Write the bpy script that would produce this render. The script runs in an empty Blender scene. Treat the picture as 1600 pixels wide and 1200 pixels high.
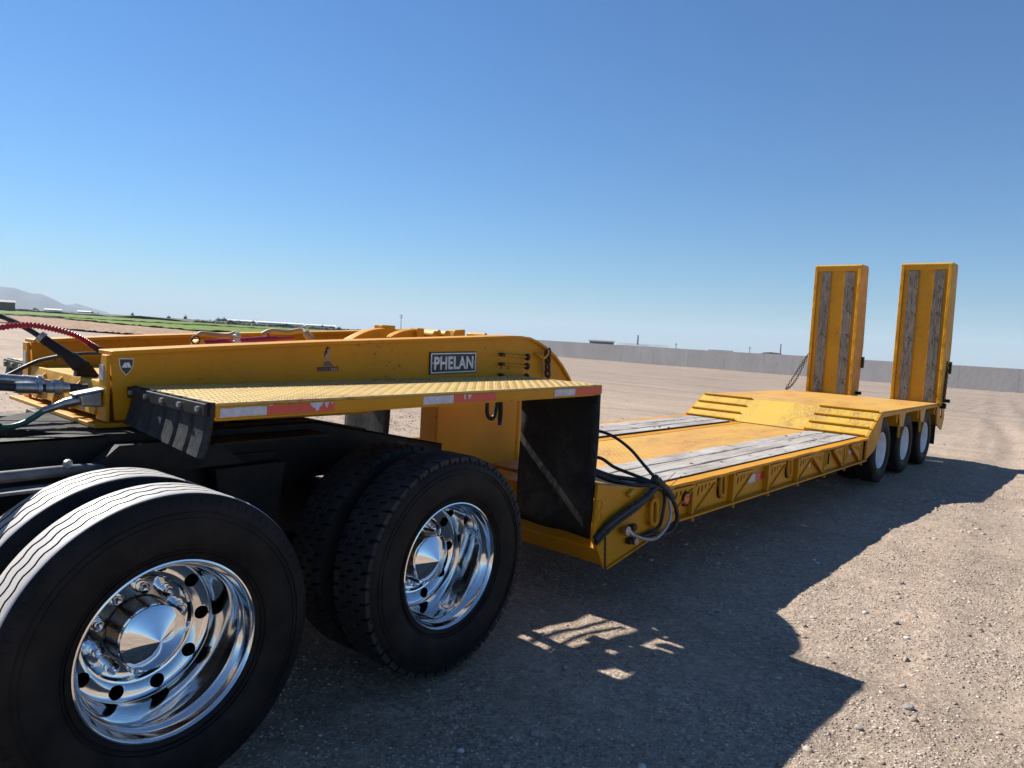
import bpy, bmesh, math, random
import numpy as np
from mathutils import Vector, Matrix, Quaternion

random.seed(7)
RNG = np.random.default_rng(11)
SC = bpy.context.scene
COL = SC.collection
R = math.radians
TH = -0.03236622                       # the trailer stands a little askew behind the truck
SUN = Vector((-0.075, 1.18, 1.0)).normalized()

# ------------------------------------------------------------------ camera
cam = bpy.data.cameras.new('camera')
cam.sensor_fit = 'HORIZONTAL'; cam.sensor_width = 36.0
cam.lens = 1119.06 / 1600 * 36
cam.clip_start = 0.05; cam.clip_end = 20000
camo = bpy.data.objects.new('camera', cam); COL.objects.link(camo)
_r = Vector((0.63769191, -0.76824022, 0.05617813)); _u = Vector((0.01631876, 0.08638827, 0.99612789)); _f = Vector((0.77011864, 0.63430594, -0.06762583))
camo.matrix_world = Matrix(((_r.x, _u.x, -_f.x, -1.11284), (_r.y, _u.y, -_f.y, -2.33349), (_r.z, _u.z, -_f.z, 1.65025), (0, 0, 0, 1)))
SC.camera = camo

# ------------------------------------------------------------------ sky, sun, exposure
w = bpy.data.worlds.new('World'); SC.world = w; w.use_nodes = True
nt = w.node_tree; nt.nodes.clear()
sky = nt.nodes.new('ShaderNodeTexSky'); sky.sky_type = 'NISHITA'; sky.sun_disc = False
sky.sun_elevation = math.asin(SUN.z); sky.sun_rotation = math.atan2(SUN.x, SUN.y)
sky.altitude = 0; sky.air_density = 1.2; sky.dust_density = 0.0; sky.ozone_density = 10.0
bg = nt.nodes.new('ShaderNodeBackground'); bg.inputs['Strength'].default_value = 0.0495
out = nt.nodes.new('ShaderNodeOutputWorld')
tint = nt.nodes.new('ShaderNodeMix'); tint.data_type = 'RGBA'; tint.blend_type = 'MULTIPLY'; tint.inputs[0].default_value = 1.0; tint.inputs[7].default_value = (.77, 1.01, 1.14, 1)   # the camera's cooler rendering of a clear sky
nt.links.new(sky.outputs[0], tint.inputs[6]); nt.links.new(tint.outputs[2], bg.inputs[0]); nt.links.new(bg.outputs[0], out.inputs[0])
sl = bpy.data.lights.new('sun', 'SUN'); sl.energy = 5.0; sl.angle = R(0.53); sl.color = (1.0, 0.96, 0.89)
so = bpy.data.objects.new('sun', sl); COL.objects.link(so)
so.rotation_mode = 'QUATERNION'; so.rotation_quaternion = SUN.to_track_quat('Z', 'Y'); so.location = (0, 0, 30)
SC.view_settings.view_transform = 'Standard'; SC.view_settings.look = 'None'
SC.view_settings.exposure = 0.97; SC.view_settings.gamma = 1.0; SC.view_settings.use_curve_mapping = False
SC.cycles.max_bounces = 8; SC.cycles.diffuse_bounces = 4; SC.cycles.glossy_bounces = 4
SC.cycles.use_denoising = True

# ------------------------------------------------------------------ materials
MATS = {}
class NB:
    def __init__(s, name):
        s.m = bpy.data.materials.new(name); s.m.use_nodes = True
        s.t = s.m.node_tree; s.b = s.t.nodes['Principled BSDF']; s.co = None; MATS[name] = s.m
    def n(s, typ, **k):
        x = s.t.nodes.new('ShaderNode' + typ)
        for a, v in k.items(): setattr(x, a, v)
        return x
    def l(s, a, b): s.t.links.new(a, b)
    def coord(s, kind='Object', scale=(1, 1, 1)):
        if s.co is None: s.co = s.n('TexCoord')
        mp = s.n('Mapping'); mp.inputs['Scale'].default_value = scale
        s.l(s.co.outputs[kind], mp.inputs[0]); return mp.outputs[0]
    def noise(s, scale, detail=4, rough=.55, vec=None, dist=0.):
        x = s.n('TexNoise'); x.inputs['Scale'].default_value = scale; x.inputs['Detail'].default_value = detail
        x.inputs['Roughness'].default_value = rough; x.inputs['Distortion'].default_value = dist
        s.l(vec if vec is not None else s.coord(), x.inputs['Vector']); return x.outputs[0]
    def ramp(s, fac, stops):
        x = s.n('ValToRGB'); e = x.color_ramp.elements
        while len(e) < len(stops): e.new(0.5)
        for el, (p, c) in zip(e, stops):
            el.position = p; el.color = (*c, 1) if isinstance(c, tuple) else (c, c, c, 1)
        s.l(fac, x.inputs[0]); return x.outputs[0]
    def mix(s, fac, a, b, mode='MIX'):
        x = s.n('Mix', data_type='RGBA', blend_type=mode)
        for sock, v in ((x.inputs[0], fac), (x.inputs[6], a), (x.inputs[7], b)):
            if isinstance(v, tuple): sock.default_value = (*v, 1)
            elif isinstance(v, (int, float)): sock.default_value = v
            else: s.l(v, sock)
        return x.outputs[2]
    def math(s, op, a, b=0.):
        x = s.n('Math', operation=op)
        for i, v in enumerate((a, b)):
            if isinstance(v, (int, float)): x.inputs[i].default_value = v
            else: s.l(v, x.inputs[i])
        return x.outputs[0]
    def set(s, **k):
        names = dict(color='Base Color', rough='Roughness', metal='Metallic', spec='Specular IOR Level', coat='Coat Weight', trans='Transmission Weight', normal='Normal', emis='Emission Color', emstr='Emission Strength')
        for a, v in k.items():
            sock = s.b.inputs[names[a]]
            if isinstance(v, tuple): sock.default_value = (*v, 1)
            elif isinstance(v, (int, float)): sock.default_value = v
            else: s.l(v, sock)
        return s
    def bump(s, h, strength=.3, dist=.01, prev=None):
        x = s.n('Bump'); x.inputs['Strength'].default_value = strength; x.inputs['Distance'].default_value = dist
        s.l(h, x.inputs['Height'])
        if prev is not None: s.l(prev, x.inputs['Normal'])
        s.l(x.outputs[0], s.b.inputs['Normal']); return x.outputs[0]

def mat_yellow(name, base=(.60, .262, .003), wear=.8, dust=.16, rough=.42):
    m = NB(name)
    v = m.coord()
    big = m.ramp(m.noise(1.1, 5, .6, v), [(.3, 0.), (.72, 1.)])
    c = m.mix(big, base, tuple(x * k for x, k in zip(base, (.80, .76, .6))))
    d = m.ramp(m.noise(4.5, 8, .7, m.coord(scale=(1, 1, 1.6))), [(.45, 0.), (.75, 1.)])
    c = m.mix(m.math('MULTIPLY', d, dust), c, (.36, .20, .035))
    ch = m.ramp(m.noise(23, 6, .65, v, .6), [(.66 - .06 * wear, 0.), (.70 - .05 * wear, 1.)])
    sel = m.ramp(m.noise(2.2, 3, .5, v), [(.50, 0.), (.62, 1.)])
    rust = m.mix(m.noise(60, 3, .6, v), (.13, .045, .018), (.055, .03, .022))
    c = m.mix(m.math('MULTIPLY', m.math('MULTIPLY', ch, sel), min(1, .5 + wear * .5)), c, rust)
    st = m.ramp(m.noise(3.0, 6, .7, m.coord(scale=(9, 9, .7))), [(.58, 0.), (.8, 1.)])
    c = m.mix(m.math('MULTIPLY', st, .35 * wear), c, (.16, .075, .02))
    m.set(color=c, spec=.26, rough=m.ramp(m.noise(7, 5, .6, v), [(.2, rough - .1), (.8, rough + .2)]))
    sc_ = m.ramp(m.noise(9, 8, .8, m.coord(scale=(.5, 6, 1.2)), 1.5), [(.60, 0.), (.66, 1.)])
    pat = m.ramp(m.noise(1.7, 3, .5, m.coord(scale=(1, 1.3, 1.1))), [(.48, 0.), (.6, 1.)])
    c = m.mix(m.math('MULTIPLY', m.math('MULTIPLY', sc_, pat), .55 * wear), c, (.20, .095, .03))
    m.set(color=c)
    m.bump(m.noise(5, 4, .5, v), .3 + .6 * (wear > .9), .012 + .012 * (wear > .9))
    return m.m
mat_yellow('yellow_paint')
mat_yellow('yellow_worn', (.56, .285, .012), 1.0, .35, .5)
def mat_deck(name, a, b):
    m = NB(name); v = m.coord()
    c = m.mix(m.ramp(m.noise(1.6, 6, .65, v), [(.35, 0.), (.7, 1.)]), a, b)
    wear = m.ramp(m.noise(2.4, 7, .7, m.coord(scale=(.5, 1.4, 1))), [(.46, 0.), (.62, 1.)])
    fine = m.ramp(m.noise(30, 5, .7, m.coord(scale=(.5, 1.5, 1))), [(.42, 0.), (.6, 1.)])
    c = m.mix(m.math('MULTIPLY', wear, m.math('MULTIPLY', fine, .9)), c, (.24, .10, .045))
    c = m.mix(m.math('MULTIPLY', m.ramp(m.noise(9, 6, .7, v), [(.5, 0.), (.8, 1.)]), .35), c, (.46, .34, .18))
    m.set(color=c, rough=.6); m.bump(m.noise(16, 4, .6, v), .3, .006)
mat_deck('yellow_deck', (.53, .305, .035), (.50, .235, .055)); mat_deck('yellow_step', (.53, .36, .085), (.50, .33, .10)); mat_deck('yellow_slope', (.53, .345, .03), (.50, .31, .045))
def simple(name, col, rough=.5, metal=0., spec=.5, var=.15, scale=8, bump=0., col2=None):
    m = NB(name); v = m.coord()
    c2 = col2 or tuple(x * (1 - var * 2) for x in col)
    c = m.mix(m.ramp(m.noise(scale, 5, .6, v), [(.35, 0.), (.7, 1.)]), col, c2)
    m.set(color=c, rough=m.ramp(m.noise(scale * 2.3, 4, .6, v), [(.2, max(.02, rough * .8)), (.8, min(1, rough * 1.25))]), metal=metal, spec=spec)
    if bump: m.bump(m.noise(scale * 5, 5, .6, v), bump, .004)
    return m
simple('black_paint', (.006, .006, .007), .5, spec=.25, col2=(.014, .012, .011))
simple('black_steel', (.010, .010, .010), .6, spec=.25, col2=(.028, .024, .020), bump=.2)
simple('grease_and_recess_shade', (.006, .006, .006), .7, spec=.15, col2=(.016, .013, .010), bump=.3)  # grease on the running gear; also painted shade for the ring recesses and slot
simple('steel', (.42, .42, .42), .38, .9, col2=(.25, .24, .22), scale=25)
simple('galvanised', (.50, .51, .52), .42, .8, col2=(.33, .32, .30), scale=30)
simple('tube_grey', (.16, .16, .16), .55, col2=(.08, .075, .07), scale=14)
simple('hose_black', (.014, .014, .015), .5, spec=.4, col2=(.035, .032, .03))
simple('hose_red', (.45, .02, .03), .35, col2=(.32, .02, .03))
simple('hose_green', (.02, .09, .055), .4, col2=(.03, .12, .08))
simple('hose_white', (.42, .38, .38), .5, col2=(.3, .26, .26))
simple('hose_tan', (.42, .30, .16), .6, col2=(.30, .2, .1))
simple('crimson_paint', (.34, .012, .03), .3, col2=(.22, .012, .03))
simple('rust_chain', (.11, .06, .04), .7, .4, col2=(.05, .035, .03), scale=40)
simple('rust_dark', (.055, .032, .022), .8, col2=(.03, .02, .015), scale=20)
simple('tape_white', (.55, .56, .62), .35, col2=(.40, .40, .44), scale=40, bump=.15)
simple('tape_red', (.68, .065, .035), .4, col2=(.55, .075, .045), scale=14)
simple('plate_black', (.012, .012, .016), .35, col2=(.02, .02, .022))
simple('letter_white', (.78, .78, .79), .45, col2=(.6, .59, .6), scale=30)
simple('paper_label', (.5, .5, .53), .5, col2=(.36, .36, .38), scale=60)
simple('white_rim', (.80, .81, .83), .5, col2=(.66, .66, .66), scale=9)
simple('amber_lens', (.75, .18, .03), .2, col2=(.7, .16, .03))
simple('red_lens', (.45, .02, .02), .2, col2=(.36, .02, .02))
simple('hair_brown', (.05, .016, .012), .6); simple('skin_print', (.46, .27, .15), .6)
simple('stocking_print', (.13, .12, .13), .6); simple('banner_print', (.15, .02, .03), .6)
m = NB('chrome'); v = m.coord()
m.set(color=m.mix(m.noise(14, 3, .5, v), (.88, .88, .89), (.80, .80, .82)), metal=1.0, rough=m.ramp(m.noise(20, 5, .7, v), [(.3, .03), (.8, .08)]))
simple('bronze_hub', (.10, .075, .055), .28, .85, col2=(.05, .04, .03), scale=30)
m = NB('polished_alloy'); v = m.coord()
m.set(color=m.mix(m.ramp(m.noise(9, 6, .7, v), [(.4, 0.), (.75, 1.)]), (.88, .88, .88), (.74, .73, .71)), metal=1.0, rough=m.ramp(m.noise(26, 6, .75, v), [(.3, .045), (.85, .16)]))
m = NB('rubber'); v = m.coord()
m.set(color=m.mix(m.ramp(m.noise(6, 6, .65, v), [(.4, 0.), (.75, 1.)]), (.006, .006, .007), (.024, .020, .017)), rough=.62, spec=.2)
m.bump(m.noise(70, 4, .6, v), .12, .004)
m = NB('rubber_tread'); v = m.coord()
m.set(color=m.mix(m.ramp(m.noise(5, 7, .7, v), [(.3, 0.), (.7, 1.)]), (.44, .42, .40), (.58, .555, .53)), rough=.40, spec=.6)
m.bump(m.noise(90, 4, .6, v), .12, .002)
m = NB('rubber_lug'); v = m.coord()
m.set(color=m.mix(m.ramp(m.noise(9, 6, .65, v), [(.4, 0.), (.75, 1.)]), (.016, .016, .018), (.036, .034, .033)), rough=.6, spec=.3)
m.bump(m.noise(90, 4, .6, v), .25, .003)
m = NB('rubber_flap'); v = m.coord()
m.set(color=m.mix(m.ramp(m.noise(4, 7, .7, v), [(.5, 0.), (.8, 1.)]), (.010, .010, .011), (.065, .065, .065)), rough=m.ramp(m.noise(18, 5, .6, v), [(.3, .5), (.7, .75)]), spec=.35)
m.bump(m.noise(22, 6, .7, m.coord(scale=(1, 1, .6)), 1.0), .6, .01)
def mat_wood(name, a, b, c3):
    m = NB(name)
    oi = m.n('ObjectInfo'); off = m.n('VectorMath', operation='SCALE')
    off.inputs[0].default_value = (13.1, 7.7, 5.3); m.l(oi.outputs['Random'], off.inputs['Scale'])
    tc = m.n('TexCoord'); ad = m.n('VectorMath', operation='ADD'); m.l(tc.outputs['Object'], ad.inputs[0]); m.l(off.outputs[0], ad.inputs[1])
    def mp(sc):
        x = m.n('Mapping'); x.inputs['Scale'].default_value = sc; m.l(ad.outputs[0], x.inputs[0]); return x.outputs[0]
    return m, oi, mp
m, oi, mp = mat_wood('deck_wood', 0, 0, 0)
g = m.noise(3.0, 9, .72, mp((.55, 14, 14)), .6)
c = m.ramp(g, [(.25, (.09, .075, .063)), (.42, (.29, .255, .222)), (.62, (.40, .36, .325)), (.85, (.23, .195, .165))])
c = m.mix(m.math('MULTIPLY', m.ramp(m.noise(2.1, 6, .65, mp((1, 1, 1))), [(.42, 0.), (.68, 1.)]), .7), c, (.46, .43, .40))
c = m.mix(m.math('MULTIPLY', m.ramp(m.noise(1.3, 6, .7, mp((.7, 2, 1))), [(.48, 0.), (.66, 1.)]), .6), c, (.12, .10, .082))
cr = m.ramp(m.noise(2.0, 6, .8, mp((.8, 30, 4)), .9), [(.58, 1.), (.63, .18)])
m.set(color=m.mix(1.0, c, cr, 'MULTIPLY'), rough=.85, spec=.2); m.bump(g, .55, .008)
m, oi, mp = mat_wood('ramp_wood', 0, 0, 0)
g = m.noise(4.0, 10, .8, mp((12, 12, 1.2)), 1.2)
c = m.ramp(g, [(.32, (.016, .013, .012)), (.46, (.085, .073, .064)), (.6, (.22, .198, .176)), (.74, (.06, .05, .042))])
c = m.mix(m.math('MULTIPLY', m.ramp(m.noise(3.1, 6, .7, mp((1, 1, 1))), [(.45, 0.), (.7, 1.)]), .4), c, (.25, .22, .19))
m.set(color=c, rough=.85, spec=.2); m.bump(g, .7, .008)
# ground
m = NB('gravel_ground'); v = m.coord()
c = m.ramp(m.noise(.35, 6, .6, v), [(.3, (.308, .228, .166)), (.5, (.355, .270, .200)), (.7, (.325, .250, .190))])
c = m.mix(m.ramp(m.noise(5, 8, .75, v), [(.35, 0.), (.7, 1.)]), c, (.275, .205, .150))
tr = m.ramp(m.noise(.9, 5, .6, m.coord(scale=(.12, 1.0, 1)), .8), [(.5, 0.), (.68, 1.)])
c = m.mix(m.math('MULTIPLY', tr, .35), c, (.405, .316, .240))
vo = m.n('TexVoronoi'); vo.inputs['Scale'].default_value = 85; vo.inputs['Randomness'].default_value = 1; m.l(v, vo.inputs['Vector'])
gmask = m.ramp(m.noise(1.3, 5, .65, v), [(.36, .35), (.64, 1.)])
fd = m.n('SeparateXYZ'); m.l(v, fd.inputs[0])
c = m.mix(m.ramp(m.math('MULTIPLY', fd.outputs[0], .02), [(.26, 0.), (.56, .8)]), c, (.215, .166, .132))
sep = m.n('SeparateColor'); m.l(vo.outputs['Color'], sep.inputs[0])
c = m.mix(m.math('MULTIPLY', gmask, m.ramp(sep.outputs[0], [(.5, 0.), (.9, .85)])), c, (.50, .415, .335))
c = m.mix(m.math('MULTIPLY', gmask, m.ramp(sep.outputs[1], [(.72, 0.), (.97, .7)])), c, (.15, .115, .09))
gr = m.ramp(m.noise(22, 10, .85, v), [(.36, .62), (.5, 1.), (.64, 1.32)])
c = m.mix(1.0, c, gr, 'MULTIPLY')
st = m.ramp(m.noise(.8, 8, .75, m.coord(scale=(1.0, .22, 1)), .4), [(.36, .80), (.5, 1.), (.66, 1.12)])
c = m.mix(1.0, c, st, 'MULTIPLY')
m.set(color=c, rough=.95, spec=.15)
b1 = m.bump(m.math('MULTIPLY', m.noise(34, 10, .8, v), gmask), .7, .02)
vo2 = m.n('TexVoronoi'); vo2.inputs['Scale'].default_value = 47; m.l(m.mix(.06, v, m.noise(9, 4, .6, v)), vo2.inputs['Vector'])
m.bump(m.math('MULTIPLY', m.math('MULTIPLY', m.ramp(vo2.outputs['Distance'], [(.0, 1.), (.55, 0.)]), m.ramp(m.noise(60, 4, .6, v), [(.4, 0.), (.6, 1.)])), gmask), .8, .012, b1)
m = NB('pebble'); gi = m.n('NewGeometry')
c = m.ramp(gi.outputs['Random Per Island'], [(0., (.20, .152, .114)), (.4, (.35, .275, .212)), (.75, (.48, .395, .318)), (1., (.67, .59, .505))])
m.set(color=m.mix(m.noise(60, 4, .6), c, m.mix(.3, c, (.15, .12, .10))), rough=.9, spec=.2)
simple('stone', (.33, .295, .265), .85, spec=.2, col2=(.2, .17, .145), scale=30, bump=.5)
m = NB('field_green'); v = m.coord()
c = m.ramp(m.noise(.06, 6, .6, v), [(.3, (.10, .165, .02)), (.6, (.14, .205, .03)), (.8, (.17, .19, .05))])
m.set(color=m.mix(m.ramp(m.noise(1.6, 6, .7, m.coord(scale=(1, .25, 1))), [(.4, 0.), (.7, .6)]), c, (.09, .10, .035)), rough=.9, spec=.1)
m = NB('brown_soil'); v = m.coord()
m.set(color=m.mix(m.ramp(m.noise(.25, 7, .7, v), [(.35, 0.), (.65, 1.)]), (.36, .24, .16), (.25, .17, .115)), rough=.95, spec=.1)
m.bump(m.noise(1.5, 6, .7, v), .8, .3)
simple('dark_soil', (.06, .055, .04), .95, spec=.1, scale=.4)
simple('scrub', (.115, .115, .085), .95, spec=.1, scale=.06, col2=(.08, .085, .06))
m = NB('leaf'); gi = m.n('NewGeometry')
m.set(color=m.ramp(gi.outputs['Random Per Island'], [(0., (.085, .09, .06)), (1., (.16, .16, .11))]), rough=.8, spec=.2)
simple('bark', (.08, .06, .045), .9, spec=.1)
simple('rock_hill', (.085, .078, .075), .95, spec=.05, scale=.004, col2=(.06, .056, .054))
m = NB('concrete_wall'); oi = m.n('ObjectInfo'); v = m.coord()
c = m.ramp(oi.outputs['Random'], [(0., (.49, .465, .43)), (.5, (.515, .49, .455)), (1., (.54, .515, .475))])
c = m.mix(m.ramp(m.noise(.9, 7, .7, m.coord(scale=(1, 1, .5))), [(.4, 0.), (.7, .7)]), c, (.42, .395, .36))
m.set(color=c, rough=.9, spec=.2); m.bump(m.noise(4, 6, .7, v), .4, .03)
simple('shed_brown', (.17, .105, .085), .8, scale=.3); simple('shed_grey', (.16, .165, .17), .7, scale=.3)
simple('roof_grey', (.30, .31, .32), .6, scale=.3); simple('roof_dark', (.12, .115, .115), .7, scale=.3)
simple('shed_white', (.66, .67, .68), .6, scale=.2); simple('pole_grey', (.16, .15, .145), .8, scale=2)

# ------------------------------------------------------------------ mesh helpers
class MB:
    def __init__(s): s.v = []; s.f = []
    def add(s, vs, fs):
        o = len(s.v); s.v += [tuple(p) for p in vs]; s.f += [tuple(i + o for i in f) for f in fs]; return s
    def box(s, a, b):
        (x0, y0, z0), (x1, y1, z1) = a, b
        return s.add([(x0, y0, z0), (x1, y0, z0), (x1, y1, z0), (x0, y1, z0), (x0, y0, z1), (x1, y0, z1), (x1, y1, z1), (x0, y1, z1)],
                     [(3, 2, 1, 0), (4, 5, 6, 7), (0, 1, 5, 4), (1, 2, 6, 5), (2, 3, 7, 6), (3, 0, 4, 7)])
    def hexa(s, pts):
        return s.add(pts, [(3, 2, 1, 0), (4, 5, 6, 7), (0, 1, 5, 4), (1, 2, 6, 5), (2, 3, 7, 6), (3, 0, 4, 7)])
    def prism(s, poly, a, b, axis='y'):
        # poly: 2-D points; extruded from a to b along the axis
        def P(p, t): return {'y': (p[0], t, p[1]), 'x': (t, p[0], p[1]), 'z': (p[0], p[1], t)}[axis]
        n = len(poly)
        vs = [P(p, a) for p in poly] + [P(p, b) for p in poly]
        fs = [tuple(range(n)), tuple(range(2 * n - 1, n - 1, -1))] + [(i, i + n, (i + 1) % n + n, (i + 1) % n) for i in range(n)]
        return s.add(vs, fs)
    def strip(s, line, th, a, b):
        # a bent bar: (x, z) line with thickness th below it, from y=a to y=b
        pts = [Vector((p[0], p[1])) for p in line]; low = []
        for i, p in enumerate(pts):
            d = (pts[min(i + 1, len(pts) - 1)] - pts[max(i - 1, 0)]).normalized(); low.append(p - Vector((-d.y, d.x)) * th)
        n = len(pts); vs = []
        for p, q in zip(pts, low): vs += [(p.x, a, p.y), (p.x, b, p.y), (q.x, b, q.y), (q.x, a, q.y)]
        fs = [(0, 1, 2, 3), tuple(4 * (n - 1) + k for k in (3, 2, 1, 0))]
        for i in range(n - 1):
            o = 4 * i
            fs += [(o + k, o + 4 + k, o + 4 + (k + 1) % 4, o + (k + 1) % 4) for k in range(4)]
        return s.add(vs, fs)
    def tube(s, pts, r, n=10, closed=False, ripple=None):
        pts = [Vector(p) for p in pts]; N = len(pts); vs = []
        t0 = (pts[1] - pts[0]).normalized(); up = Vector((0, 0, 1)) if abs(t0.z) < .9 else Vector((1, 0, 0))
        nrm = t0.cross(up).normalized()
        for i, p in enumerate(pts):
            if closed: t = (pts[(i + 1) % N] - pts[i - 1]).normalized()
            else: t = (pts[min(i + 1, N - 1)] - pts[max(i - 1, 0)]).normalized()
            nrm = (nrm - t * nrm.dot(t)).normalized(); bi = t.cross(nrm)
            rr = r[i] if isinstance(r, (list, tuple)) else r
            if ripple: rr *= ripple[i % len(ripple)]
            for k in range(n):
                a = 2 * math.pi * k / n; vs.append(p + (nrm * math.cos(a) + bi * math.sin(a)) * rr)
        fs = []
        for i in range(N if closed else N - 1):
            for k in range(n):
                j = (i + 1) % N
                fs.append((i * n + k, i * n + (k + 1) % n, j * n + (k + 1) % n, j * n + k))
        if not closed: fs += [tuple(range(n - 1, -1, -1)), tuple(range((N - 1) * n, N * n))]
        return s.add(vs, fs)
    def cyl(s, a, b, r, n=16, r2=None): return s.tube([a, b], [r, r if r2 is None else r2], n)
    def lathe(s, prof, n=64, c=(0, 0, 0), closed=False):
        # prof: (y, r) points turned about the y axis through c
        k = len(prof); vs = []
        for i in range(n):
            a = 2 * math.pi * i / n
            for y, r in prof: vs.append((c[0] + r * math.cos(a), c[1] + y, c[2] + r * math.sin(a)))
        fs = []
        for i in range(n):
            j = (i + 1) % n
            for q in range(k if closed else k - 1):
                q2 = (q + 1) % k; fs.append((i * k + q, i * k + q2, j * k + q2, j * k + q))
        return s.add(vs, fs)
    def mesh(s, name, smooth=None):
        me = bpy.data.meshes.new(name); me.from_pydata(s.v, [], s.f); me.validate()
        bm = bmesh.new(); bm.from_mesh(me); bmesh.ops.remove_doubles(bm, verts=bm.verts, dist=1e-6)
        bmesh.ops.recalc_face_normals(bm, faces=bm.faces); bm.to_mesh(me); bm.free()
        if smooth is not None:
            me.polygons.foreach_set('use_smooth', [True] * len(me.polygons)); me.set_sharp_from_angle(angle=R(smooth))
        return me
def obj(name, me, mat=None, parent=None, loc=(0, 0, 0), bevel=0., smooth=None):
    if isinstance(me, MB): me = me.mesh(name, smooth)
    if mat and not me.materials: me.materials.append(MATS[mat])
    o = bpy.data.objects.new(name, me); COL.objects.link(o); o.location = loc
    if parent is not None: o.parent = parent
    if bevel:
        b = o.modifiers.new('bevel', 'BEVEL'); b.width = bevel; b.segments = 2; b.limit_method = 'ANGLE'; b.angle_limit = R(40)
    return o
def empty(name, loc, rz=0, parent=None):
    o = bpy.data.objects.new(name, None); COL.objects.link(o); o.location = loc; o.rotation_euler = (0, 0, rz); o.empty_display_size = .2
    if parent is not None: o.parent = parent
    return o
def tag(o, label=None, cat=None, group=None, kind=None):
    for k, v in (('label', label), ('category', cat), ('group', group), ('kind', kind)):
        if v: o[k] = v
    return o
def spline(pts, k=8):
    P = [Vector(p) for p in pts]; P = [P[0] * 2 - P[1]] + P + [P[-1] * 2 - P[-2]]; o = []
    for i in range(1, len(P) - 2):
        a, b, c, d = P[i - 1:i + 3]
        for j in range(k):
            t = j / k; o.append(.5 * ((2 * b) + (c - a) * t + (2 * a - 5 * b + 4 * c - d) * t * t + (3 * b - a - 3 * c + d) * t ** 3))
    return o + [P[-2]]
def flat_plate(name, outline, holes, th, bev=0.):
    # a plate in the local x-z plane with holes, th thick along y
    cu = bpy.data.curves.new(name, 'CURVE'); cu.dimensions = '2D'; cu.fill_mode = 'BOTH'; cu.extrude = th / 2
    for loop in [outline] + holes:
        sp = cu.splines.new('POLY'); sp.points.add(len(loop) - 1); sp.use_cyclic_u = True
        for p, q in zip(sp.points, loop): p.co = (q[0], q[1], 0, 1)
    return curve_mesh(cu, name)
def curve_mesh(cu, name):
    o = bpy.data.objects.new('tmp', cu); COL.objects.link(o)
    dg = bpy.context.evaluated_depsgraph_get(); me = bpy.data.meshes.new_from_object(o.evaluated_get(dg)); me.name = name
    bpy.data.objects.remove(o); bpy.data.curves.remove(cu)
    me.transform(Matrix.Rotation(R(90), 4, 'X')); return me        # x-y plane -> x-z plane, facing -y
def text_mesh(name, s, size, extrude, offset=0., spacing=1.):
    cu = bpy.data.curves.new(name, 'FONT'); cu.body = s; cu.size = size; cu.extrude = extrude; cu.offset = offset
    cu.align_x = 'CENTER'; cu.align_y = 'CENTER'; cu.space_character = spacing; cu.resolution_u = 4
    return curve_mesh(cu, name)
def ellipse(cx, cz, a, b, n=12, tilt=0.): return [(cx + a * math.cos(t) * math.cos(tilt) - b * math.sin(t) * math.sin(tilt), cz + a * math.cos(t) * math.sin(tilt) + b * math.sin(t) * math.cos(tilt)) for t in [2 * math.pi * i / n for i in range(n)]]
def chain_mb(a, b, link=.05, r=.006, sag=0.):
    m = MB(); a = Vector(a); b = Vector(b); n = max(2, int((b - a).length / (link * .72)))
    for i in range(n):
        t0, t1 = i / n, (i + 1) / n
        def at(t): p = a.lerp(b, t); p.z -= sag * 4 * t * (1 - t); return p
        c = (at(t0) + at(t1)) / 2; d = (at(t1) - at(t0)).normalized()
        s = d.cross(Vector((0, 1, .2))).normalized(); u = d.cross(s).normalized()
        if i % 2: s = u
        jit = random.uniform(-.25, .25); s = (s + d.cross(s) * jit).normalized()
        loop = [c + d * (link * .5 * math.cos(q)) + s * (link * .3 * math.sin(q)) for q in [2 * math.pi * k / 10 for k in range(10)]]
        m.tube(loop, r, 6, closed=True)
    return m
def Tw(x, y, z=0.): c, s = math.cos(TH), math.sin(TH); return (c * x - s * y, s * x + c * y, z)
def vnoise(x, y, seed=0):
    g = np.random.default_rng(seed).random((256, 256))
    xi = np.floor(x).astype(int); yi = np.floor(y).astype(int); fx = x - xi; fy = y - yi
    fx = fx * fx * (3 - 2 * fx); fy = fy * fy * (3 - 2 * fy)
    a = g[xi % 256, yi % 256]; b = g[(xi + 1) % 256, yi % 256]; c = g[xi % 256, (yi + 1) % 256]; d = g[(xi + 1) % 256, (yi + 1) % 256]
    return (a * (1 - fx) + b * fx) * (1 - fy) + (c * (1 - fx) + d * fx) * fy - .5

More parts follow.
